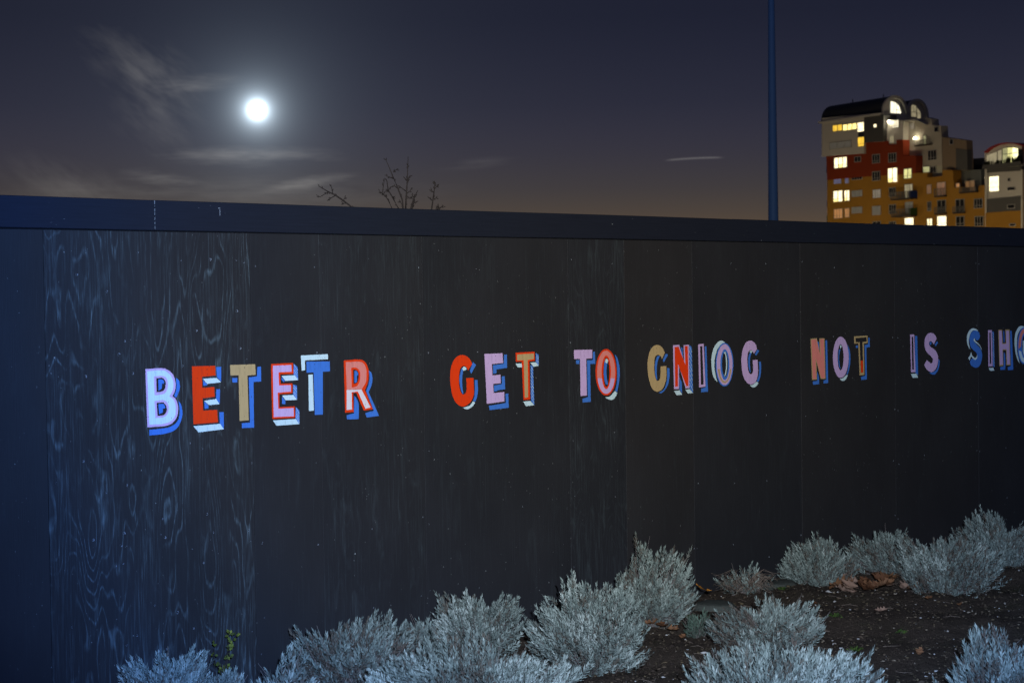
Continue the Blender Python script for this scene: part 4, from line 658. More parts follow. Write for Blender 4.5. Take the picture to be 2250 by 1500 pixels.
# ------------------------------------------------------------------ hoarding
W = 1.22; PH = 2.436; CAP0, CAP1 = 2.437, 2.596
hoard = empty('hoarding')
tag(hoard, 'long black painted plywood hoarding with a row of coloured block letters', 'hoarding')
joints = [n * W for n in range(-3, 13)] + [1.6826, 4.1926]
joints.sort()
weather = {0: 1.0, 2: .42, 3: .16, 4: .5}
rnd = random.Random(3)
GAP = .0016
for a, b in zip(joints[:-1], joints[1:]):
    n = a / W
    if abs(n) < .01: wv = 1.0
    elif -1.1 < n < -.9: wv = .12
    elif abs(a - W) < .01: wv = .22
    elif abs(a - 1.6826) < .01: wv = .52
    elif abs(n - 2) < .01: wv = .24
    elif abs(n - 3) < .01: wv = .66
    elif abs(a - 4.1926) < .01: wv = .14
    else: wv = .15
    d = rnd.uniform(0, .004)            # sheets do not sit perfectly flush
    w_ = b - a - GAP * 2
    mb = MB()
    # sheet with a slightly eased front edge
    e = .0008
    v0 = [(GAP + e, -d, 0), (b - a - GAP - e, -d, 0), (b - a - GAP - e, -d, PH), (GAP + e, -d, PH),
          (GAP, -d + e, 0), (b - a - GAP, -d + e, 0), (b - a - GAP, -d + e, PH), (GAP, -d + e, PH),
          (GAP, .018, 0), (b - a - GAP, .018, 0), (b - a - GAP, .018, PH), (GAP, .018, PH)]
    f0 = [(0, 1, 2, 3), (0, 3, 7, 4), (1, 5, 6, 2), (4, 7, 11, 8), (5, 9, 10, 6), (8, 11, 10, 9), (3, 2, 6, 7), (7, 6, 10, 11), (0, 4, 5, 1), (4, 8, 9, 5)]
    o = link('panel', mesh('panel', v0, f0), M_PANEL, hoard, (a, 0, 0)); o['weather'] = wv
    if wv == 1.0: o['label'] = 'weathered plywood panel with pale wood grain showing through'
M_DARKWOOD = simple('shade_dark_timber', (.008, .008, .009), .9, .05)  # near-black colour stands in for the shade in the groove under the cap
# backing rails and posts hold the sheets
MB().box(joints[0], joints[-1], .0195, .06, 2.30, 2.52).box(joints[0], joints[-1], .0195, .06, .10, .19).box(joints[0], joints[-1], .0195, .06, 1.2, 1.29).build('rail', M_DARKWOOD, hoard)
for jx in joints:
    MB().box(jx - .05, jx + .05, .0188, .15, 0, 2.295).build('post', M_DARKWOOD, hoard)
cj = [-4.18, .617, 5.41, 10.2, 15.0]
for i, (a, b) in enumerate(zip(cj[:-1], cj[1:])):
    e = .003; y0, y1 = -.026 - .002 * (i % 2), .07
    L = b - a - .003
    pr = [(y0 + e, CAP0 + .004), (y0, CAP0 + .004 + e), (y0, CAP1 - e), (y0 + e, CAP1), (y1, CAP1 + .006), (y1, CAP0 + .06), (.0185, CAP0 + .06), (.0185, CAP0 + .004)]
    ns = 24
    V = []; F = []; k = len(pr); bow = rnd.uniform(-.004, .004)
    for s in range(ns + 1):
        t = s / ns; wv_ = bow * math.sin(math.pi * t) + .0012 * math.sin(9 * t + i)
        V += [(L * t, y + wv_ * .6, z + wv_) for y, z in pr]
    for s in range(ns):
        for j in range(k): F.append((s * k + j, (s + 1) * k + j, (s + 1) * k + (j + 1) % k, s * k + (j + 1) % k))
    F.append(tuple(range(k))); F.append(tuple(ns * k + j for j in reversed(range(k))))
    link('cap_board', mesh('cap_board', V, F), M_CAP, hoard, (a, 0, 0))
# bare timber showing at the cap joint
M_BARE = simple('bare_chipped_wood', (.17, .19, .21), .8, .1, .8, 60)
mb = MB(); r_ = random.Random(6); z = CAP1 - .002
while z > CAP0 + .02:
    hgt = r_.uniform(.006, .02); ww = r_.uniform(.0006, .0024)
    mb.box(.617 - ww, .617 + ww, -.0292, -.0262, z - hgt, z); z -= hgt + r_.uniform(0, .012)
mb.box(1.013, 1.017, -.0292, -.0262, CAP1 - .070, CAP1 - .035); mb.box(1.006, 1.017, -.0292, -.0262, CAP1 - .033, CAP1 - .028)
tag(mb.build('chipped_edge', M_BARE, hoard), kind='stuff')
# countersunk screws, too small to pick apart
M_SCREW = simple('screw_head', (.16, .18, .20), .5, .4)
mb = MB(); r_ = random.Random(11)
def screw(x, z, r=.0055):
    o = len(mb.v); k = 7; dpt = -.0062
    for j in range(k):
        t = 2 * math.pi * j / k; mb.v.append((x + r * math.cos(t), dpt, z + r * math.sin(t)))
    for j in range(k):
        t = 2 * math.pi * j / k; mb.v.append((x + r * .62 * math.cos(t), dpt + .0025, z + r * .62 * math.sin(t)))
    for j in range(k):
        if r_.random() < .62: mb.f.append((o + j, o + k + j, o + k + (j + 1) % k, o + (j + 1) % k))
for a in [n * W for n in range(-1, 9)]:
    for q in (.03, .42, .80, 1.19):
        for z in (2.28, 1.74, 1.16, .75, .32, .14):
            if r_.random() < .62: screw(a + q + r_.uniform(-.02, .02), z + r_.uniform(-.04, .04), r_.uniform(.004, .007))
for _ in range(46): screw(r_.uniform(.05, 1.2), r_.uniform(.1, 2.35), r_.uniform(.005, .009))
tag(mb.build('screw_heads', M_SCREW, hoard), kind='stuff')

# ---- the painted letters: flat paint, each letter a part of the hoarding
def smooth_poly(pts, per=5):
    n = len(pts); P = [Vector(p) for p in pts]
    def turn(i):
        a = P[i] - P[i - 1]; b = P[(i + 1) % n] - P[i]
        if a.length < 1e-6 or b.length < 1e-6: return 0
        return abs(a.angle(b))
    sharp = [turn(i) > math.radians(46) for i in range(n)]
    if n < 6: return [tuple(p) for p in P]
    out = []
    for i in range(n):
        p0, p1, p2, p3 = P[i - 1], P[i], P[(i + 1) % n], P[(i + 2) % n]
        out.append(tuple(p1))
        s1, s2 = sharp[i], sharp[(i + 1) % n]
        if s1 and s2: continue
        m1 = (p2 - p1) if s1 else (p2 - p0) * .5
        m2 = (p2 - p1) if s2 else (p3 - p1) * .5
        L = (p2 - p1).length
        for m in (m1, m2):
            if m.length > 1.6 * L: m *= 1.6 * L / m.length
        for k in range(1, per):
            t = k / per; t2, t3 = t * t, t ** 3
            out.append(tuple(p1 * (2 * t3 - 3 * t2 + 1) + m1 * (t3 - 2 * t2 + t) + p2 * (-2 * t3 + 3 * t2) + m2 * (t3 - t2)))
    return out
import mathutils.geometry as mg
for label, layers in LETTERS:
    x0 = min(p[0] for _, _, P in layers for p in P)
    V = []; F = []; MI = []; r_ = random.Random(label)
    for col, lev, pts in layers:
        sp = smooth_poly(pts)
        # hand-brushed edge: a hair of wobble
        sp = [(x + r_.uniform(-.0006, .0006), z + r_.uniform(-.0006, .0006)) for x, z in sp]
        tris = mg.tessellate_polygon([[Vector((x, z, 0)) for x, z in sp]])
        o = len(V); y = -.0056 - .0005 * lev
        V += [(x - x0, y, z) for x, z in sp]
        for t in tris:
            a, b, c = t
            ar = (sp[b][0] - sp[a][0]) * (sp[c][1] - sp[a][1]) - (sp[c][0] - sp[a][0]) * (sp[b][1] - sp[a][1])
            if ar < 0: a, c = c, a
            F.append((o + a, o + b, o + c)); MI.append(PKEYS.index(col))
    me = mesh('painted_letter', V, F)
    for k in PKEYS: me.materials.append(PAINT[k])
    me.polygons.foreach_set('material_index', MI)
    o = link('painted_letter', me, None, hoard, (x0, 0, 0)); o['label'] = label

# ------------------------------------------------------------------ moon
bm = bmesh.new(); bmesh.ops.create_icosphere(bm, subdivisions=4, radius=1); me = bpy.data.meshes.new('moon'); bm.to_mesh(me); bm.free()
m, h, b = material('moon_surface'); h.put(b.inputs['Base Color'], (0, 0, 0, 1)); t = h.n('ShaderNodeTexCoord')
h.put(b.inputs['Emission Color'], (1, .99, .96, 1)); h.put(b.inputs['Emission Strength'], h.m('ADD', 7.0, h.m('MULTIPLY', h.noise(t.outputs['Object'], 2.0, 3), 3.0)))
m.cycles.emission_sampling = 'NONE'
mo = link('moon', me, m); mo.location = CAM + MOON * 4000; mo.scale = (4000 * .0054,) * 3
tag(mo, 'bright full moon with a pale halo in the night sky', 'moon')

# ------------------------------------------------------------------ mast behind the hoarding
mast = empty('lamp_post', (23.17, 13.41, 0)); tag(mast, 'tall tapered blue post rising behind the hoarding', 'post')
MB().tube([(0, 0, 0), (0, 0, 3.5), (0, 0, 7.9), (0, 0, 11)], [.122, .101, .0635, .045], 20).build('pole', M_MAST, mast, True)
MB().tube([(0, 0, 0), (0, 0, .05), (0, 0, .06), (0, 0, .3)], [.22, .22, .15, .13], 12).build('base_flange', M_MAST, mast)
MB().tube([(0, 0, 10.9), (0, 0, 11.0), (0, 0, 11.12)], [.06, .16, .05], 12).build('top_cap', M_MAST, mast)

# ------------------------------------------------------------------ bare tree behind the hoarding
tree = empty('bare_tree', (2.6, 1.3, 0)); tag(tree, 'leafless twiggy tree top showing above the hoarding', 'tree')
r_ = random.Random(2)
crotch = Vector((0.05, .02, 1.25))
mb = MB(); mb.tube([(0, 0, -.05), (.03, .01, .5), (.01, -.01, .9), crotch], [.055, .045, .038, .032], 8); mb.build('trunk', M_BARK, tree, True)
for grp in TWIGS:
    mb = MB(); yj = r_.uniform(-.02, .02)
    main = grp[0]
    P = [Vector((x - 2.6, yj + .003 * k, z)) for k, (x, z) in enumerate(main)]
    low = P[0]; mid = crotch.lerp(low, .55) + Vector((0, 0, -.06))
    chain = [crotch, mid] + P
    rad = [.014, .0095] + [.0066 - .0048 * k / max(1, len(P) - 1) for k in range(len(P))]
    mb.tube(chain, rad, 6)
    def buds(Q, n):
        for _ in range(n):
            k = r_.randrange(len(Q) - 1); t = r_.random(); c = Q[k].lerp(Q[k + 1], t)
            d = (Q[k + 1] - Q[k]).normalized(); s_ = Vector((d.z, 0, -d.x)) * r_.choice((-1, 1))
            mb.tube([c, c + d * .008 + s_ * .007, c + d * .018 + s_ * .010], [.0022, .0034, .001], 5)
    buds(P, 5)
    for sub in grp[1:]:
        Q = [Vector((x - 2.6, yj + .004 + .004 * k, z)) for k, (x, z) in enumerate(sub)]
        if len(Q) == 2: Q.insert(1, Q[0].lerp(Q[1], .5) + Vector((r_.uniform(-.006, .006), 0, r_.uniform(-.006, .006))))
        mb.tube(Q, [.0036 - .0018 * k / (len(Q) - 1) for k in range(len(Q))], 5); buds(Q, 3)
    mb.build('branch', M_BARK, tree, True)

# ------------------------------------------------------------------ apartment blocks
BM = {'ochre': simple('ochre_render', (.42, .215, .036), .8, .1, .25, .35), 'brick_red': simple('red_cladding', (.27, .045, .018), .8, .1, .2, .4), 'white_render': simple('white_render', (.62, .60, .55), .8, .1, .15, .3),
      'grey_render': simple('grey_render', (.48, .45, .39), .8, .1, .15, .3), 'brown_render': simple('brown_render', (.26, .20, .145), .8, .1, .15, .3), 'dark_grey': simple('dark_grey_cladding', (.10, .10, .10), .6, .2, .2, .5),
      'navy': simple('navy_cladding', (.028, .032, .05), .6, .2), 'slate': simple('slate_render', (.15, .165, .165), .8, .1, .1, .3), 'green_lit_render': simple('terrace_render', (.50, .50, .40), .8, .1),  # terrace render has the greenish light of the recess put into its colour
      'red_roof': simple('red_roof_edge', (.33, .03, .035), .6, .2), 'roof': simple('dark_roof_sheet', (.035, .038, .045), .5, .3, .3, .6), 'frame': simple('window_frame', (.42, .41, .39), .6, .2), 'rail': simple('balcony_metal', (.16, .16, .155), .6, .2),
      'slab': simple('balcony_slab', (.07, .055, .045), .8, .1), 'blue_side': simple('blue_panel', (.02, .05, .22), .6, .2), 'green_side': simple('green_panel', (.04, .10, .03), .6, .2)}
WM = {'yellow': emitter('window_yellow', (1.0, .60, .045), 1.05), 'yellow_bright': emitter('window_amber', (1.0, .78, .25), 1.9), 'white_hot': emitter('window_white', (1.0, .85, .50), 1.9), 'cream': emitter('window_cream', (1.0, .90, .62), 1.0),
      'cream_hot': emitter('window_gable', (1.0, .93, .68), 1.5), 'cream_dim': emitter('window_cream_dim', (1.0, .85, .50), .26), 'lime': emitter('window_lime', (.98, .92, .36), .85), 'lime_hot': emitter('window_lime_bright', (1.0, .95, .5), 1.7),
      'lime_dim': emitter('window_lime_dim', (.92, .90, .42), .36), 'orange': emitter('window_orange', (1.0, .40, .10), .36, folds=1), 'orange_dim': emitter('window_orange_dim', (1.0, .50, .18), .13, folds=1), 'pink': emitter('window_pink', (1.0, .40, .18), .14, folds=1),
      'violet': emitter('window_violet', (.30, .33, .80), .15), 'grey': emitter('window_curtain', (.75, .70, .55), .045, folds=1), 'grey_lit': emitter('window_half_lit', (1.0, .85, .65), .14, folds=1),
      'dark': simple('dark_glass', (.012, .013, .014), .15, .5)}
BROT = math.radians(-104.8223602262692)
BO = Vector((219.64414051, 143.90700427, 0))
def building(name, label):
    o = empty(name, BO); o.rotation_euler = (0, 0, BROT); tag(o, label, 'building'); return o
main = building('apartment_block', 'stepped ochre, red and white apartment block with barrel roofs and lit windows')
right = building('apartment_block', 'white gabled apartment block with red arched roof at the right edge')
def regions(R, parent):
    for name, mat, y0, y1, pts in R: MB().prism([tuple(p) for p in pts], y0, y1).build(name, BM[mat], parent)
def window(parent, y0, s0, s1, z0, z1, t, n):
    fr = .08
    f = MB(); ya, yb = y0 - .10, y0 + .02
    f.box(s0, s0 + fr, ya, yb, z0, z1).box(s1 - fr, s1, ya, yb, z0, z1).box(s0 + fr, s1 - fr, ya, yb, z1 - fr, z1).box(s0 + fr, s1 - fr, ya, yb, z0, z0 + fr)
    w_ = (s1 - s0 - 2 * fr) / n
    for k in range(1, n):
        mw = .075 if t in ('white_hot', 'yellow', 'yellow_bright', 'lime') else .035; f.box(s0 + fr + k * w_ - mw, s0 + fr + k * w_ + mw, ya + .002, yb, z0 + fr, z1 - fr)
    if z1 - z0 > 1.1:
        zt = z0 + (z1 - z0) * .28
        for k in range(n): f.box(s0 + fr + k * w_ + .03, s0 + fr + (k + 1) * w_ - .03, ya + .004, yb, zt - .025, zt + .025)
    fo_ = f.build('window', BM['frame'], parent)
    for k in range(n):
        zm = z0 + fr + .002
        if t == 'white_hot' and z1 - z0 > 1.7 and (k + n) % 2 == 0:      # lower part of the pane glows yellower
            zm = z0 + fr + (z1 - z0) * (.22 + .1 * k)
            MB().box(s0 + fr + k * w_ + .002, s0 + fr + (k + 1) * w_ - .002, y0 - .055, y0 - .03, z0 + fr + .002, zm - .002).build('pane', WM['yellow_bright'], fo_)
        MB().box(s0 + fr + k * w_ + .002, s0 + fr + (k + 1) * w_ - .002, y0 - .055, y0 - .03, zm, z1 - fr - .002).build('pane', WM[t], fo_)

regions(REGIONS_MAIN, main); regions(REGIONS_RIGHT, right)
for q in WINDOWS_MAIN: window(main, *q)
for q in WINDOWS_RIGHT: window(right, *q)
# barrel roofs: half-elliptical vault along the front, closed by a white gable
def barrel(parent, d0, d1, s0, s1, zs, za, parts):
    n = 20; c = (d0 + d1) / 2; hw = (d1 - d0) / 2
    def arc(k, grow=0.0): return [(c - (hw + grow) * math.cos(math.pi * i / n), zs + (za - zs + grow) * math.sin(math.pi * i / n) ** .85) for i in range(n + 1)]
    inner, outer = arc(0), arc(0, .22)
    V = []; F = []
    for s in (s0 - .3, s1 - .12): V += [(s, d, z) for d, z in outer]
    for s in (s0 - .3, s1 - .12): V += [(s, d, z) for d, z in inner]
    m_ = n + 1
    for i in range(n):
        F.append((i, i + 1, m_ + i + 1, m_ + i)); F.append((2 * m_ + i, 3 * m_ + i, 3 * m_ + i + 1, 2 * m_ + i + 1))
        F.append((i, 2 * m_ + i, 2 * m_ + i + 1, i + 1)); F.append((m_ + i, m_ + i + 1, 3 * m_ + i + 1, 3 * m_ + i))
    link('roof', mesh('roof', V, F), BM['roof'], parent)
    # gable wall with a proud rim
    gw = arc(0, .02); lo = zs - 3.2
    ring = [(d0, lo)] + gw + [(d1, lo)]
    V = [(s1 - .1, d, z) for d, z in ring] + [(s1 + .22, d, z) for d, z in ring]; k = len(ring)
    F = [tuple(range(k)), tuple(range(2 * k - 1, k - 1, -1))] + [(i, k + i, k + (i + 1) % k, (i + 1) % k) for i in range(k)]
    link('gable', mesh('gable', V, F), BM[parts], parent)
    a1, a2 = arc(0, .30), arc(0, -.16); V = []; F = []
    for s in (s1 + .1, s1 + .5):
        V += [(s, d, z) for d, z in a1] + [(s, d, z) for d, z in a2]
    for i in range(n):
        o = 2 * m_
        F += [(o + i, o + i + 1, o + m_ + i + 1, o + m_ + i), (i, m_ + i, m_ + i + 1, i + 1), (i, i + 1, o + i + 1, o + i), (m_ + i, o + m_ + i, o + m_ + i + 1, m_ + i + 1)]
    link('gable_rim', mesh('gable_rim', V, F), BM[parts], parent)
barrel(main, .0, 4.5, BARREL_S0, .05, 29.05, 31.75, 'white_render')
barrel(main, 4.75, 8.7, BARREL_S0, .05, 28.6, 31.4, 'white_render')
MB().prism([(BARREL_S0 - .35, 29.0), (.3, 28.9), (.3, 29.25), (BARREL_S0 - .35, 29.3)], -.75, .2).build('eaves', BM['white_render'], main)
for x in (-9.5, -2.2): MB().tube([(x, 2.2, 31.9), (x, 2.2, 32.5)], .07, 6).build('roof_vent', BM['roof'], main)
gwin = None
for grp in (GABLE_PANES[:4], GABLE_PANES[4:]):
    ds = [p[0] for _, P in grp for p in P]; zs = [p[1] for _, P in grp for p in P]
    f = MB()
    for i, (t, P) in enumerate(grp):     # thin dark frame behind each pane
        c = (sum(p[0] for p in P) / len(P), sum(p[1] for p in P) / len(P))
        Q = [(c[0] + (p[0] - c[0]) * 1.10, c[1] + (p[1] - c[1]) * 1.06) for p in P]
        o = len(f.v); k = len(Q); f.v += [(.275, a, b) for a, b in Q] + [(.31, a, b) for a, b in Q]
        f.f += [tuple(o + j for j in range(k)), tuple(o + k + j for j in reversed(range(k)))] + [(o + j, o + k + j, o + k + (j + 1) % k, o + (j + 1) % k) for j in range(k)]
    gw_ = f.build('gable_window', BM['rail'], main)
    for t, P in grp:
        k = len(P); V = [(.315, a, b) for a, b in P] + [(.345, a, b) for a, b in P]
        F = [tuple(range(k)), tuple(range(2 * k - 1, k - 1, -1))] + [(j, k + j, k + (j + 1) % k, (j + 1) % k) for j in range(k)]
        link('pane', mesh('pane', V, F), WM[t], gw_)
# arched glazing on the right block
f = MB()
P0 = ARCH_PANES[0][1]; 
outl = [ARCH_PANES[0][1][0]] + [ARCH_PANES[-1][1][1], ARCH_PANES[-1][1][2]] + [p[1][3] for p in reversed(ARCH_PANES[1:])] + [ARCH_PANES[0][1][3]]
c = (sum(p[0] for p in outl) / len(outl), sum(p[1] for p in outl) / len(outl))
f.prism([(c[0] + (p[0] - c[0]) * 1.03, c[1] + (p[1] - c[1]) * 1.10) for p in outl], -.86, -.79)
aw = f.build('arched_window', BM['dark_grey'], right)
for t, P in ARCH_PANES: MB().prism(list(P), -.93, -.88).build('pane', WM[t], aw)
mb = MB(); zt = (ARCH_PANES[3][1][0][1] * .35 + ARCH_PANES[3][1][3][1] * .65)
mb.box(ARCH_PANES[3][1][0][0], ARCH_PANES[5][1][1][0], -.96, -.935, zt - .04, zt + .04); mb.build('transom', BM['dark_grey'], aw)
# roof-terrace planting in front of the arched glazing, seen dark against it
r_ = random.Random(6); mb = MB()
za = ARCH_PANES[0][1][0][1]
for _ in range(90):
    s = r_.uniform(ARCH_PANES[0][1][0][0], ARCH_PANES[-1][1][1][0]); hh = r_.uniform(.1, .5) * (1.6 if s > ARCH_PANES[4][1][0][0] else .8)
    mb.tube([(s, -1.3, za - .5), (s + r_.uniform(-.1, .1), -1.3, za + hh * .6), (s + r_.uniform(-.2, .2), -1.3, za + hh)], [.07, .10, .03], 4)
tag(mb.build('planter_foliage', simple('terrace_plants', (.02, .025, .015), .9, .1), right), kind='stuff')
mb = MB().box(ARCH_PANES[0][1][0][0] - .3, ARCH_PANES[-1][1][1][0] + .3, -1.5, -1.42, za - .75, za - .15); mb.build('balustrade', BM['dark_grey'], right)
# balconies: slab, front rail of bars, side panels
def balcony(parent, y0, s0, s1, z0, z1, col):
    dpt = 1.4 if col != 'none' else .45
    b_ = MB().box(s0, s1, y0 - dpt, y0 - .01, z0 - .12, z0 + .08).build('balcony', BM['slab'], parent)
    r = MB().box(s0, s1, y0 - dpt - .03, y0 - dpt + .03, z1 - .06, z1); n = max(4, int((s1 - s0) / .16))
    for k in range(n + 1):
        x = s0 + .02 + (s1 - s0 - .04) * k / n; ww = .05 if k % 4 == 0 else .018
        r.box(x - ww, x + ww, y0 - dpt - .02, y0 - dpt + .02, z0 + .08, z1 - .06)
    r.build('railing', BM['rail'], b_)
    if col != 'none': MB().box(s1 - .45, s1 + .02, y0 - dpt + .04, y0 - .02, z0 + .085, z1 + .05).build('side_panel', BM[col], b_)
for q in BALCONIES: balcony(main, *q)
for s0, s1, z0, z1, col in SIDE_BALCONIES:
    b_ = MB().box(s0, s1 + .1, .6, 2.6, z0, z0 + .15).build('balcony', BM['slab'], main)
    MB().box(s0, s0 + .1, .62, 2.58, z0 + .155, z1).build('side_panel', BM[col], b_); MB().box(s0 + .105, s1 + .02, .55, .65, z0 + .155, z1).build('front_panel', BM[col], b_)
# wall lamps that are lit in the picture, and added lamps, out of view, that brighten the fronts from below
M_BULB = emitter('wall_lamp_glass', (1.0, .88, .6), 40.0)
for y, s, z in WALL_LAMPS:
    bm = bmesh.new(); bmesh.ops.create_icosphere(bm, subdivisions=2, radius=.17); me = bpy.data.meshes.new('wall_lamp'); bm.to_mesh(me); bm.free()
    o = link('wall_lamp', me, M_BULB, main, (s, y - .35, z)); MB().box(-.06, .06, 0, .36, -.05, .05).build('bracket', BM['rail'], o)
    l = bpy.data.lights.new('wall_lamp_light', 'POINT'); l.energy = 14; l.color = (1, .85, .6); l.shadow_soft_size = .17
    lo_ = bpy.data.objects.new('wall_lamp_light', l); COL.objects.link(lo_); lo_.parent = main; lo_.location = (s, y - .7, z)
for s, yl in ((-14, -24), (8, -24), (34, -20)):
    lp = empty('added_lamp'); lp.matrix_world = Matrix.Translation(BO) @ Matrix.Rotation(BROT, 4, 'Z') @ Matrix.Translation((s, yl, 0))
    tag(lp, 'added warm lamp out of view before the apartment blocks', 'added lamp', 'added lamps before the apartment blocks')
    MB().tube([(0, 0, 0), (0, 0, 3), (0, 0, 6.2)], [.09, .07, .05], 8).build('pole', BM['rail'], lp)
    MB().tube([(0, 0, 6.2), (0, 0, 6.3), (0, 0, 6.55)], [.1, .3, .08], 10).build('lamp_head', BM['rail'], lp)
    l = bpy.data.lights.new('added_lamp_light', 'POINT'); l.energy = ADDED_LAMP_W = 3900; l.color = (1, .80, .50); l.shadow_soft_size = .25
    lo_ = bpy.data.objects.new('added_lamp_light', l); COL.objects.link(lo_); lo_.parent = lp; lo_.location = (0, 0, 6.0)

# ------------------------------------------------------------------ planting
def unit(v): return v / np.maximum(np.linalg.norm(v, axis=-1, keepdims=True), 1e-9)
def shrub(name, label, x, y, r, h, seed, cat='shrub', group='lavender bushes along the hoarding', dens=1.0, sparse=False, leafmat=None, dead=0, leaf=1.0, stalks=6, tone=0.0, grow=(1.14, .95)):
    rng = np.random.default_rng(seed)
    root = empty(name, (x, y, ground_z(x, y))); tag(root, label, cat, group)
    r *= grow[0]; h *= grow[1]
    n = int((420 if sparse else 1180) * dens * (r / .3) ** 1.5)
    n = max(n, 60)
    th = rng.uniform(0, 2 * np.pi, n); zf = rng.uniform(0, 1, n) ** .9
    keep = (zf > .26) | (rng.random(n) < .40); th, zf = th[keep], zf[keep]; n = len(th)
    rad = np.clip(1 - zf ** 3.0, 0, 1) ** .5
    sph = np.stack([rad * np.cos(th), rad * np.sin(th), zf], -1)
    # uneven outline: the bush is a huddle of clumps, each pushed out or held back, with gaps between
    m = max(5, int(15 * (r / .3) ** 1.1))
    tc_ = rng.uniform(0, 2 * np.pi, m); zc = rng.uniform(.05, 1, m) ** .8; rc = np.clip(1 - zc ** 3.0, 0, 1) ** .5
    cen = np.stack([rc * np.cos(tc_), rc * np.sin(tc_), zc], -1); ca = rng.uniform(-.31, .18, m); ct = rng.normal(0, .13, m)
    dist = np.linalg.norm(sph[:, None] - cen[None], axis=-1); own = dist.argmin(1); dmin = dist.min(1)
    lob = 1 + ca[own] - 1.3 * np.clip(dmin, 0, .5) ** 2
    shell = np.where(rng.random(n) < .70, rng.uniform(.88, 1.06, n), rng.uniform(.45, .9, n)) * lob
    shell = np.where(rng.random(n) < .07, shell * 1.13, shell)
    tip = np.stack([r * sph[:, 0] * shell, r * sph[:, 1] * shell, h * (.10 + .84 * zf) * np.clip(shell, .2, 1.25)], -1)
    tip += rng.normal(0, .010, (n, 3)); tip[:, 2] = np.maximum(tip[:, 2], .03)
    cdir = np.concatenate([cen[:, :2], cen[:, 2:] * .5], 1)[own]
    radial = np.stack([sph[:, 0], sph[:, 1], zf * .5], -1)
    d = unit(radial * .42 + cdir * .42 + np.array([0, 0, 1.0]) * (.62 + .25 * zf)[:, None] + rng.normal(0, .12, (n, 3)))
    L = rng.uniform(.065, .15, n) * leaf
    # leaves
    k = 23
    t = np.linspace(.08, 1.0, k)[None].repeat(n, 0) + rng.normal(0, .02, (n, k))
    ph = np.arange(k)[None] * 2.4 + rng.uniform(0, 6.28, (n, 1)) + rng.normal(0, .25, (n, k))
    a = unit(np.cross(d, rng.normal(0, 1, (n, 3)))); b = np.cross(d, a)
    per = a[:, None] * np.cos(ph)[..., None] + b[:, None] * np.sin(ph)[..., None]
    al = np.radians(58 - 44 * t + rng.normal(0, 7, (n, k)))
    ld = d[:, None] * np.cos(al)[..., None] + per * np.sin(al)[..., None]
    p0 = tip[:, None] - d[:, None] * (L[:, None] * (1 - t))[..., None]
    ll = (.030 - .012 * np.abs(t - .45)) * rng.uniform(.75, 1.2, (n, k)) * leaf
    sd = unit(np.cross(ld, rng.normal(0, 1, (n, k, 3)))); wd = rng.uniform(.0024, .0038, (n, k)) * leaf
    m1 = p0 + ld * (ll * .55)[..., None]; tipv = p0 + ld * ll[..., None] + np.array([0, 0, .12]) * ll[..., None]
    V = np.stack([p0, m1 + sd * wd[..., None], tipv, m1 - sd * wd[..., None]], 2).reshape(-1, 3)
    Q = np.arange(len(V)).reshape(-1, 4)
    tn = np.clip(.52 + tone + ct[own][:, None] + rng.normal(0, .16, (n, 1)) + rng.normal(0, .10, (n, k)) + .28 * (t - .5), 0, 1)
    tn = np.where(rng.random((n, 1)) < .10, tn * .3, tn)          # some dry shoots
    fo_ = link('foliage', np_mesh('foliage', V, Q, tn.repeat(4)), leafmat or M_LEAF, root); fo_['kind'] = 'stuff'
    # woody stems from the crown of the root up to the shoots
    pick = rng.permutation(n)[:int(min(n, 200 + 90 * r / .3))]
    SV = []; SQ = []; ST = []
    def stem(P, r0, r1, tv):
        o = sum(len(s) for s in SV); m = len(P); P = np.asarray(P)
        dd = unit(np.gradient(P, axis=0)); aa = unit(np.cross(dd, np.array([.3, .9, .2]))); bb = np.cross(dd, aa)
        rr_ = np.linspace(r0, r1, m)[:, None]
        ring = [P + (aa * math.cos(q) + bb * math.sin(q)) * rr_ for q in (0, 2.094, 4.189)]
        SV.append(np.stack(ring, 1).reshape(-1, 3)); ST.append(np.full(m * 3, tv))
        for i in range(m - 1):
            for j in range(3): SQ.append((o + i * 3 + j, o + i * 3 + (j + 1) % 3, o + (i + 1) * 3 + (j + 1) % 3, o + (i + 1) * 3 + j))
    for i in pick:
        base = np.array([rng.normal(0, r * .16), rng.normal(0, r * .16), -.01]); e = tip[i] - d[i] * L[i] * .25
        mid = base * .45 + e * .55 + np.array([0, 0, -.05 * h]) + rng.normal(0, .012, 3); m2 = mid * .4 + e * .6 - d[i] * .01
        stem([base, base * .6 + mid * .4, mid, m2, e], rng.uniform(.0028, .0048), .0012, rng.uniform(.2, .9))
    for _ in range(stalks):                                       # spent flower stalks standing above the leaves
        i = rng.integers(n); e = tip[i]; q = unit(d[i] + rng.normal(0, .25, 3)) * rng.uniform(.05, .14)
        stem([e - d[i] * .03, e + q * .5, e + q], .0013, .0009, rng.uniform(.5, 1))
    if SV: link('stems', np_mesh('stems', np.concatenate(SV), np.array(SQ), np.concatenate(ST)), M_STEM, root)['kind'] = 'stuff'
    if dead:                                                       # dead branches lying around the foot
        SV.clear(); SQ.clear(); ST.clear()
        for _ in range(dead):
            a0 = rng.uniform(2.2, 5.6); rr_ = r * rng.uniform(.5, 1.15); base = np.array([rng.normal(0, .05), rng.normal(0, .05), .02])
            e = np.array([math.cos(a0) * rr_, math.sin(a0) * rr_, rng.uniform(.01, .14)]); mid = base * .5 + e * .5 + np.array([rng.normal(0, .02), rng.normal(0, .02), rng.uniform(.03, .10)])
            stem([base, base * .5 + mid * .5, mid, mid * .5 + e * .5 + rng.normal(0, .008, 3), e], rng.uniform(.002, .004), .001, rng.uniform(.3, 1))
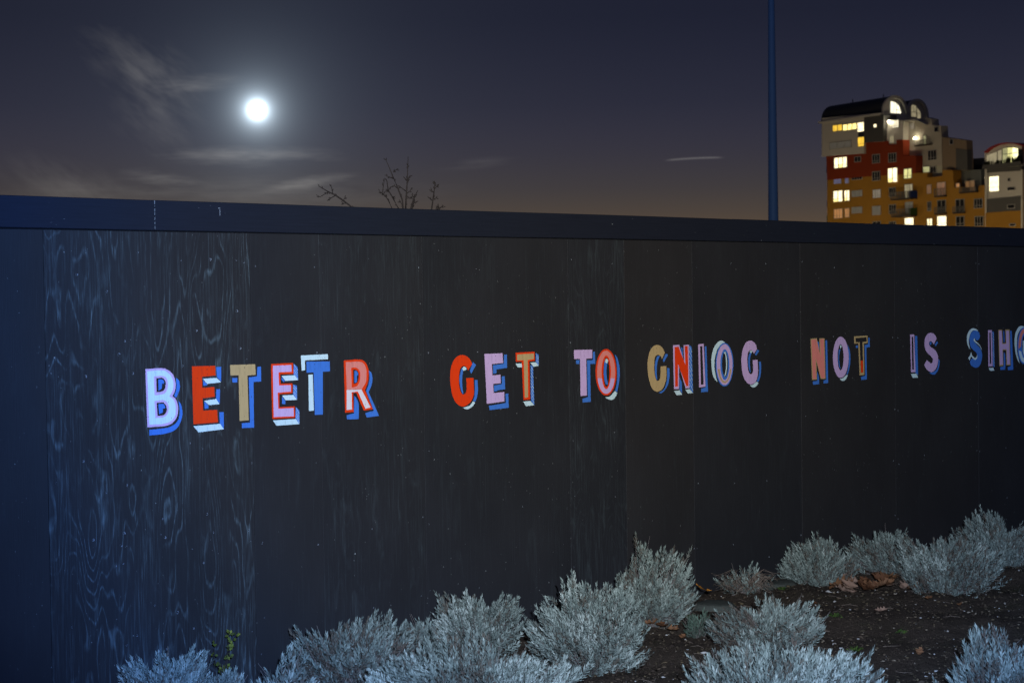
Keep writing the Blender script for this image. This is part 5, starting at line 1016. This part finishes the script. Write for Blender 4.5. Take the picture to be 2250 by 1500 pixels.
        link('dead_branches', np_mesh('dead_branches', np.concatenate(SV), np.array(SQ), np.concatenate(ST)), M_TWIG, root)['kind'] = 'stuff'
    return root
SPOT = {k: (x, y, r, h) for k, x, y, r, h in SHRUB_SPOTS}
LAB = {'a': 'grey lavender bush furthest left at the foot of the hoarding', 'b': 'small lavender clump beside the yellow-leaved creeper', 'c': 'sparse lavender with tall pale upright shoots below the letter E',
       'd': 'two-lobed lavender bush against the hoarding below the letter R', 'e': 'narrow bluish lavender squeezed behind two larger bushes', 'f': 'tall rounded lavender against the hoarding below the word GET',
       'g': 'broad low lavender bush in front of the tall rounded one', 'h': 'large silvery lavender bush leaning forward over bare soil', 'i': 'tall domed lavender against the hoarding below the letter O',
       'j': 'thin half-dead lavender with bare twigs against the hoarding', 'k': 'lavender bush with dead branches spread at its foot', 'l': 'small lavender against the hoarding left of the brown leaf heap',
       'm': 'dense lavender behind the heap of brown leaves', 'n': 'wide greyish lavender right of the brown leaf heap', 'o': 'dark bluish lavender furthest back at the right edge',
       'p': 'bright blue-lit lavender nearest the camera, bottom right of centre', 'q': 'bright blue-lit lavender in the bottom right corner', 'r': 'small green sprig of lavender beside the flat stone', 's': 'low blue-green lavender in front of the wide greyish one'}
seed = 40
for k, (x, y, r, h) in SPOT.items():
    seed += 1; kw = {}
    if k == 'c': kw = dict(sparse=True, leaf=1.35, dens=.55, stalks=10)
    if k == 'j': kw = dict(sparse=True, dens=.35, dead=90, grow=(1.0, .9))
    if k == 'k': kw = dict(dead=90, dens=.85, grow=(1.06, .95))
    if k == 'i': kw = dict(grow=(1.06, 1.07))
    if k == 'e': kw = dict(grow=(1.15, 1.0), dens=.8)
    if k == 'f': kw = dict(grow=(1.14, 1.06), dens=1.0, tone=-.02)
    if k == 'g': kw = dict(grow=(1.10, .88), dens=.85, tone=.05)
    if k == 'h': kw = dict(grow=(1.10, 1.09), dens=1.05, tone=.06)
    if k in 'lm': kw = dict(grow=(1.12, .95), dens=.8, tone=-.10)
    if k == 'o': kw = dict(grow=(1.15, .80), tone=-.10, dens=.85)
    if k == 'a': kw = dict(grow=(1.3, .95), dens=1.2, tone=.10)
    if k == 'b': kw = dict(grow=(1.3, 1.0), dens=1.1)
    if k == 'r': kw = dict(leafmat=M_LEAF_GREEN, dens=.35, grow=(.9, .95))
    if k in 'pq': kw = dict(leaf=1.1, dens=1.0, stalks=24, grow=(1.10, .97))
    if k == 'n': kw = dict(dens=.9, dead=40, grow=(1.18, .94), tone=-.12)
    if k == 'd': kw = dict(dead=40, dens=.75, grow=(1.14, 1.0))
    shrub('lavender_bush', LAB[k], x, y, r, h, seed, **kw)
# yellow-green creeper at the foot of the grained panel
def creeper(x, y, label):
    rng = random.Random(8); root = empty('creeper', (x, y, 0)); tag(root, label, 'plant')
    mb = MB(); V = []; T = []
    for st in range(5):
        p = Vector((rng.uniform(-.04, .04), 0, .05)); pts = [p.copy()]
        tx = rng.uniform(-.12, .10)
        for i in range(5):
            p = p + Vector((tx * .25 + rng.uniform(-.02, .02), rng.uniform(-.015, .01), .050 + rng.uniform(-.012, .012))); pts.append(p.copy())
            for _ in range(5):
                d = Vector((rng.uniform(-1, 1), rng.uniform(-1, .2), rng.uniform(-.3, .7))).normalized(); s = d.cross(Vector((rng.uniform(-1, 1), -1, rng.uniform(-.3, 1)))).normalized()
                L = rng.uniform(.012, .028); q = p + d * .006; tv = rng.random()
                V += [q, q + d * L * .5 + s * L * .36, q + d * L, q + d * L * .5 - s * L * .36]; T += [tv] * 4
        mb.tube(pts, [.003 - .0004 * i for i in range(len(pts))], 5)
    mb.build('stems', M_BARK, root)
    link('foliage', np_mesh('foliage', np.array([tuple(v) for v in V]), np.arange(len(V)).reshape(-1, 4), T), M_YELLOW, root)['kind'] = 'stuff'
creeper(.94, -.10, 'yellow-green leafy creeper between lavender bushes at the hoarding foot')
# low green weeds on the soil
def weed(x, y, r, seed, label):
    rng = np.random.default_rng(seed); n = 60
    a = rng.uniform(0, 6.28, n); e = rng.uniform(.2, 1.3, n); d = np.stack([np.cos(a) * np.cos(e), np.sin(a) * np.cos(e), np.sin(e)], -1)
    p = np.stack([rng.normal(0, r * .3, n), rng.normal(0, r * .3, n), np.full(n, .0)], -1); L = rng.uniform(.4, 1, n)[:, None] * r * .8
    s = unit(np.cross(d, rng.normal(0, 1, (n, 3)))) * .004
    V = np.stack([p - s * .3, p + d * L * .6 + s, p + d * L + np.array([0, 0, -.01]), p + d * L * .6 - s], 1).reshape(-1, 3)
    o = link('weed_tuft', np_mesh('weed_tuft', V, np.arange(len(V)).reshape(-1, 4), rng.random(n).repeat(4)), M_WEED, None, (x, y, ground_z(x, y))); tag(o, label, 'weed', 'green weeds on the bare soil')
for i, (x, y, r, lb) in enumerate(WEEDS): weed(x, y, r, 70 + i, lb)

# ------------------------------------------------------------------ soil crumbs, bark chips and grit (uncountable)
def crumbs():
    rng = np.random.default_rng(9); n = 26000
    x = rng.uniform(.3, 9.6, n); y = -rng.uniform(0.0, 3.6, n)
    z = .020 * np.sin(x * 2.1 + 1) * np.cos(y * 2.7) + .014 * np.sin(x * 5.3 + y * 4.1) + .010 * np.sin(x * 11.7 - y * 9.1 + 2) - .012
    s = np.clip(rng.lognormal(-5.25, .5, n), .0018, .020)
    base = np.array([[1, 0, 0], [-1, 0, 0], [0, 1, 0], [0, -1, 0], [0, 0, 1], [0, 0, -1]], float)
    V = base[None] * rng.uniform(.45, 1.25, (n, 6, 1)) * s[:, None, None]
    V[:, :, 0] *= rng.uniform(.6, 2.4, (n, 1)); V[:, :, 2] *= .6
    an = rng.uniform(0, 6.28, n); c, s_ = np.cos(an)[:, None], np.sin(an)[:, None]
    X = V[:, :, 0] * c - V[:, :, 1] * s_; Y = V[:, :, 0] * s_ + V[:, :, 1] * c
    V = np.stack([X + x[:, None], Y + y[:, None], V[:, :, 2] + (z + s * .25)[:, None]], -1).reshape(-1, 3)
    fb = np.array([[0, 2, 4], [2, 1, 4], [1, 3, 4], [3, 0, 4], [2, 0, 5], [1, 2, 5], [3, 1, 5], [0, 3, 5]])
    Fc = (fb[None] + (np.arange(n) * 6)[:, None, None]).reshape(-1, 3)
    t = rng.uniform(0, 1, n) ** .92
    o = link('soil_crumbs', np_mesh('soil_crumbs', V, Fc, t.repeat(6), n=3), M_CHIP); tag(o, 'dark bark chips, crumbs and grit scattered on the soil', 'soil', kind='stuff')
crumbs()
# fine dry stalks lying about
def litter():
    rng = random.Random(4); mb = MB()
    for _ in range(170):
        x, y = rng.uniform(1, 9), -rng.uniform(.1, 3.2); a = rng.uniform(0, 6.28); L = rng.uniform(.03, .13); z = ground_z(x, y) + .012
        d = Vector((math.cos(a), math.sin(a), 0)); q = Vector((x, y, z)); b_ = Vector((-d.y, d.x, 0)) * rng.uniform(-.02, .02)
        mb.tube([q, q + d * L * .5 + b_ + Vector((0, 0, rng.uniform(0, .012))), q + d * L], [.0014, .0017, .0009], 4)
    me = mb.mesh('dry_stalks'); a = me.attributes.new('tint', 'FLOAT', 'POINT'); a.data.foreach_set('value', [rng.random() for _ in range(len(me.vertices))])
    tag(link('dry_stalks', me, M_TWIG), 'fine dry stalks strewn over the soil', 'litter', kind='stuff')
litter()

# ------------------------------------------------------------------ fallen leaves, stones
def oak_leaf(seed):
    rng = random.Random(seed); n = 22; V = []; F = []; L = .12; curl = rng.uniform(.25, .6); cup = rng.uniform(.2, .9)
    for i in range(n + 1):
        t = i / n; w_ = (.030 * math.sin(math.pi * min(1, t * .92 + .06)) ** .7) * (1 + .42 * math.sin(t * 26 + seed)) if t > .12 else .002
        for j in range(-2, 3):
            q = j / 2; x = (t - .5) * L - .012 * abs(q) * t; yv = q * max(w_, .0015)
            z = curl * ((t - .5) ** 2) * L * 1.6 + cup * abs(yv) * .75 + .004 * math.sin(t * 14 + j) + rng.uniform(-.0012, .0012)
            V.append((x, yv, z + .004))
    for i in range(n):
        for j in range(4): F.append((i * 5 + j, i * 5 + j + 1, (i + 1) * 5 + j + 1, (i + 1) * 5 + j))
    me = mesh('fallen_leaf', V, F, True); a = me.attributes.new('tint', 'FLOAT', 'POINT'); a.data.foreach_set('value', [.5 + rng.uniform(-.25, .25)] * len(V)); return me
OAK = [oak_leaf(s) for s in range(5)]
for me in OAK: me.materials.append(M_OAK)
r_ = random.Random(21)
for (x, y, sc_, mat, lb, gp) in FALLEN:
    me = OAK[r_.randrange(5)]
    if mat: me = me.copy(); me.materials.clear(); me.materials.append({'orange': M_ORANGE, 'grey': M_GREYLEAF}[mat])
    o = link('fallen_leaf', me, None, None, (x, y, ground_z(x, y) + r_.uniform(.008, .05) + (.085 if mat == 'orange' else 0)))
    o.rotation_euler = (r_.uniform(-.6, .6), r_.uniform(-.5, .5), r_.uniform(0, 6.28)); o.scale = (sc_, sc_, sc_)
    tag(o, lb, 'leaf', gp)
def stone(name, x, y, sx_, sy_, sz_, seed, mat, label, group=None, sub=3):
    rng = random.Random(seed); bm = bmesh.new(); bmesh.ops.create_icosphere(bm, subdivisions=sub, radius=1)
    ph = [rng.uniform(0, 6) for _ in range(6)]
    for v in bm.verts:
        c = v.co; k = 1 + .12 * math.sin(c.x * 3 + ph[0]) + .10 * math.sin(c.y * 4 + ph[1]) * math.cos(c.z * 3 + ph[2]) + .05 * math.sin(c.x * 9 + c.y * 7 + ph[3])
        c *= k
        if c.z > .45: c.z = .45 + (c.z - .45) * .25
    me = bpy.data.meshes.new(name); bm.to_mesh(me); bm.free(); me.polygons.foreach_set('use_smooth', [True] * len(me.polygons))
    o = link(name, me, mat, None, (x, y, ground_z(x, y) + sz_ * .2)); o.scale = (sx_, sy_, sz_); o.rotation_euler = (0, 0, rng.uniform(0, 3)); tag(o, label, 'stone', group)
stone('stone', 4.62, -.40, .17, .12, .085, 1, M_STONE, 'flat mossy grey stone between two lavender bushes')
stone('stone', 5.62, -.12, .20, .10, .05, 4, M_STONE, 'low dark stone against the hoarding behind the small lavender')
for i, (x, y) in enumerate(PEBBLES):
    k = .006 + .006 * ((i * 7) % 5) / 5; stone('pebble', x, y, k * 1.3, k, k * .8, 30 + i, M_PEBBLE, 'small pale pebble lying on the dark soil', 'pale pebbles on the soil', 1)
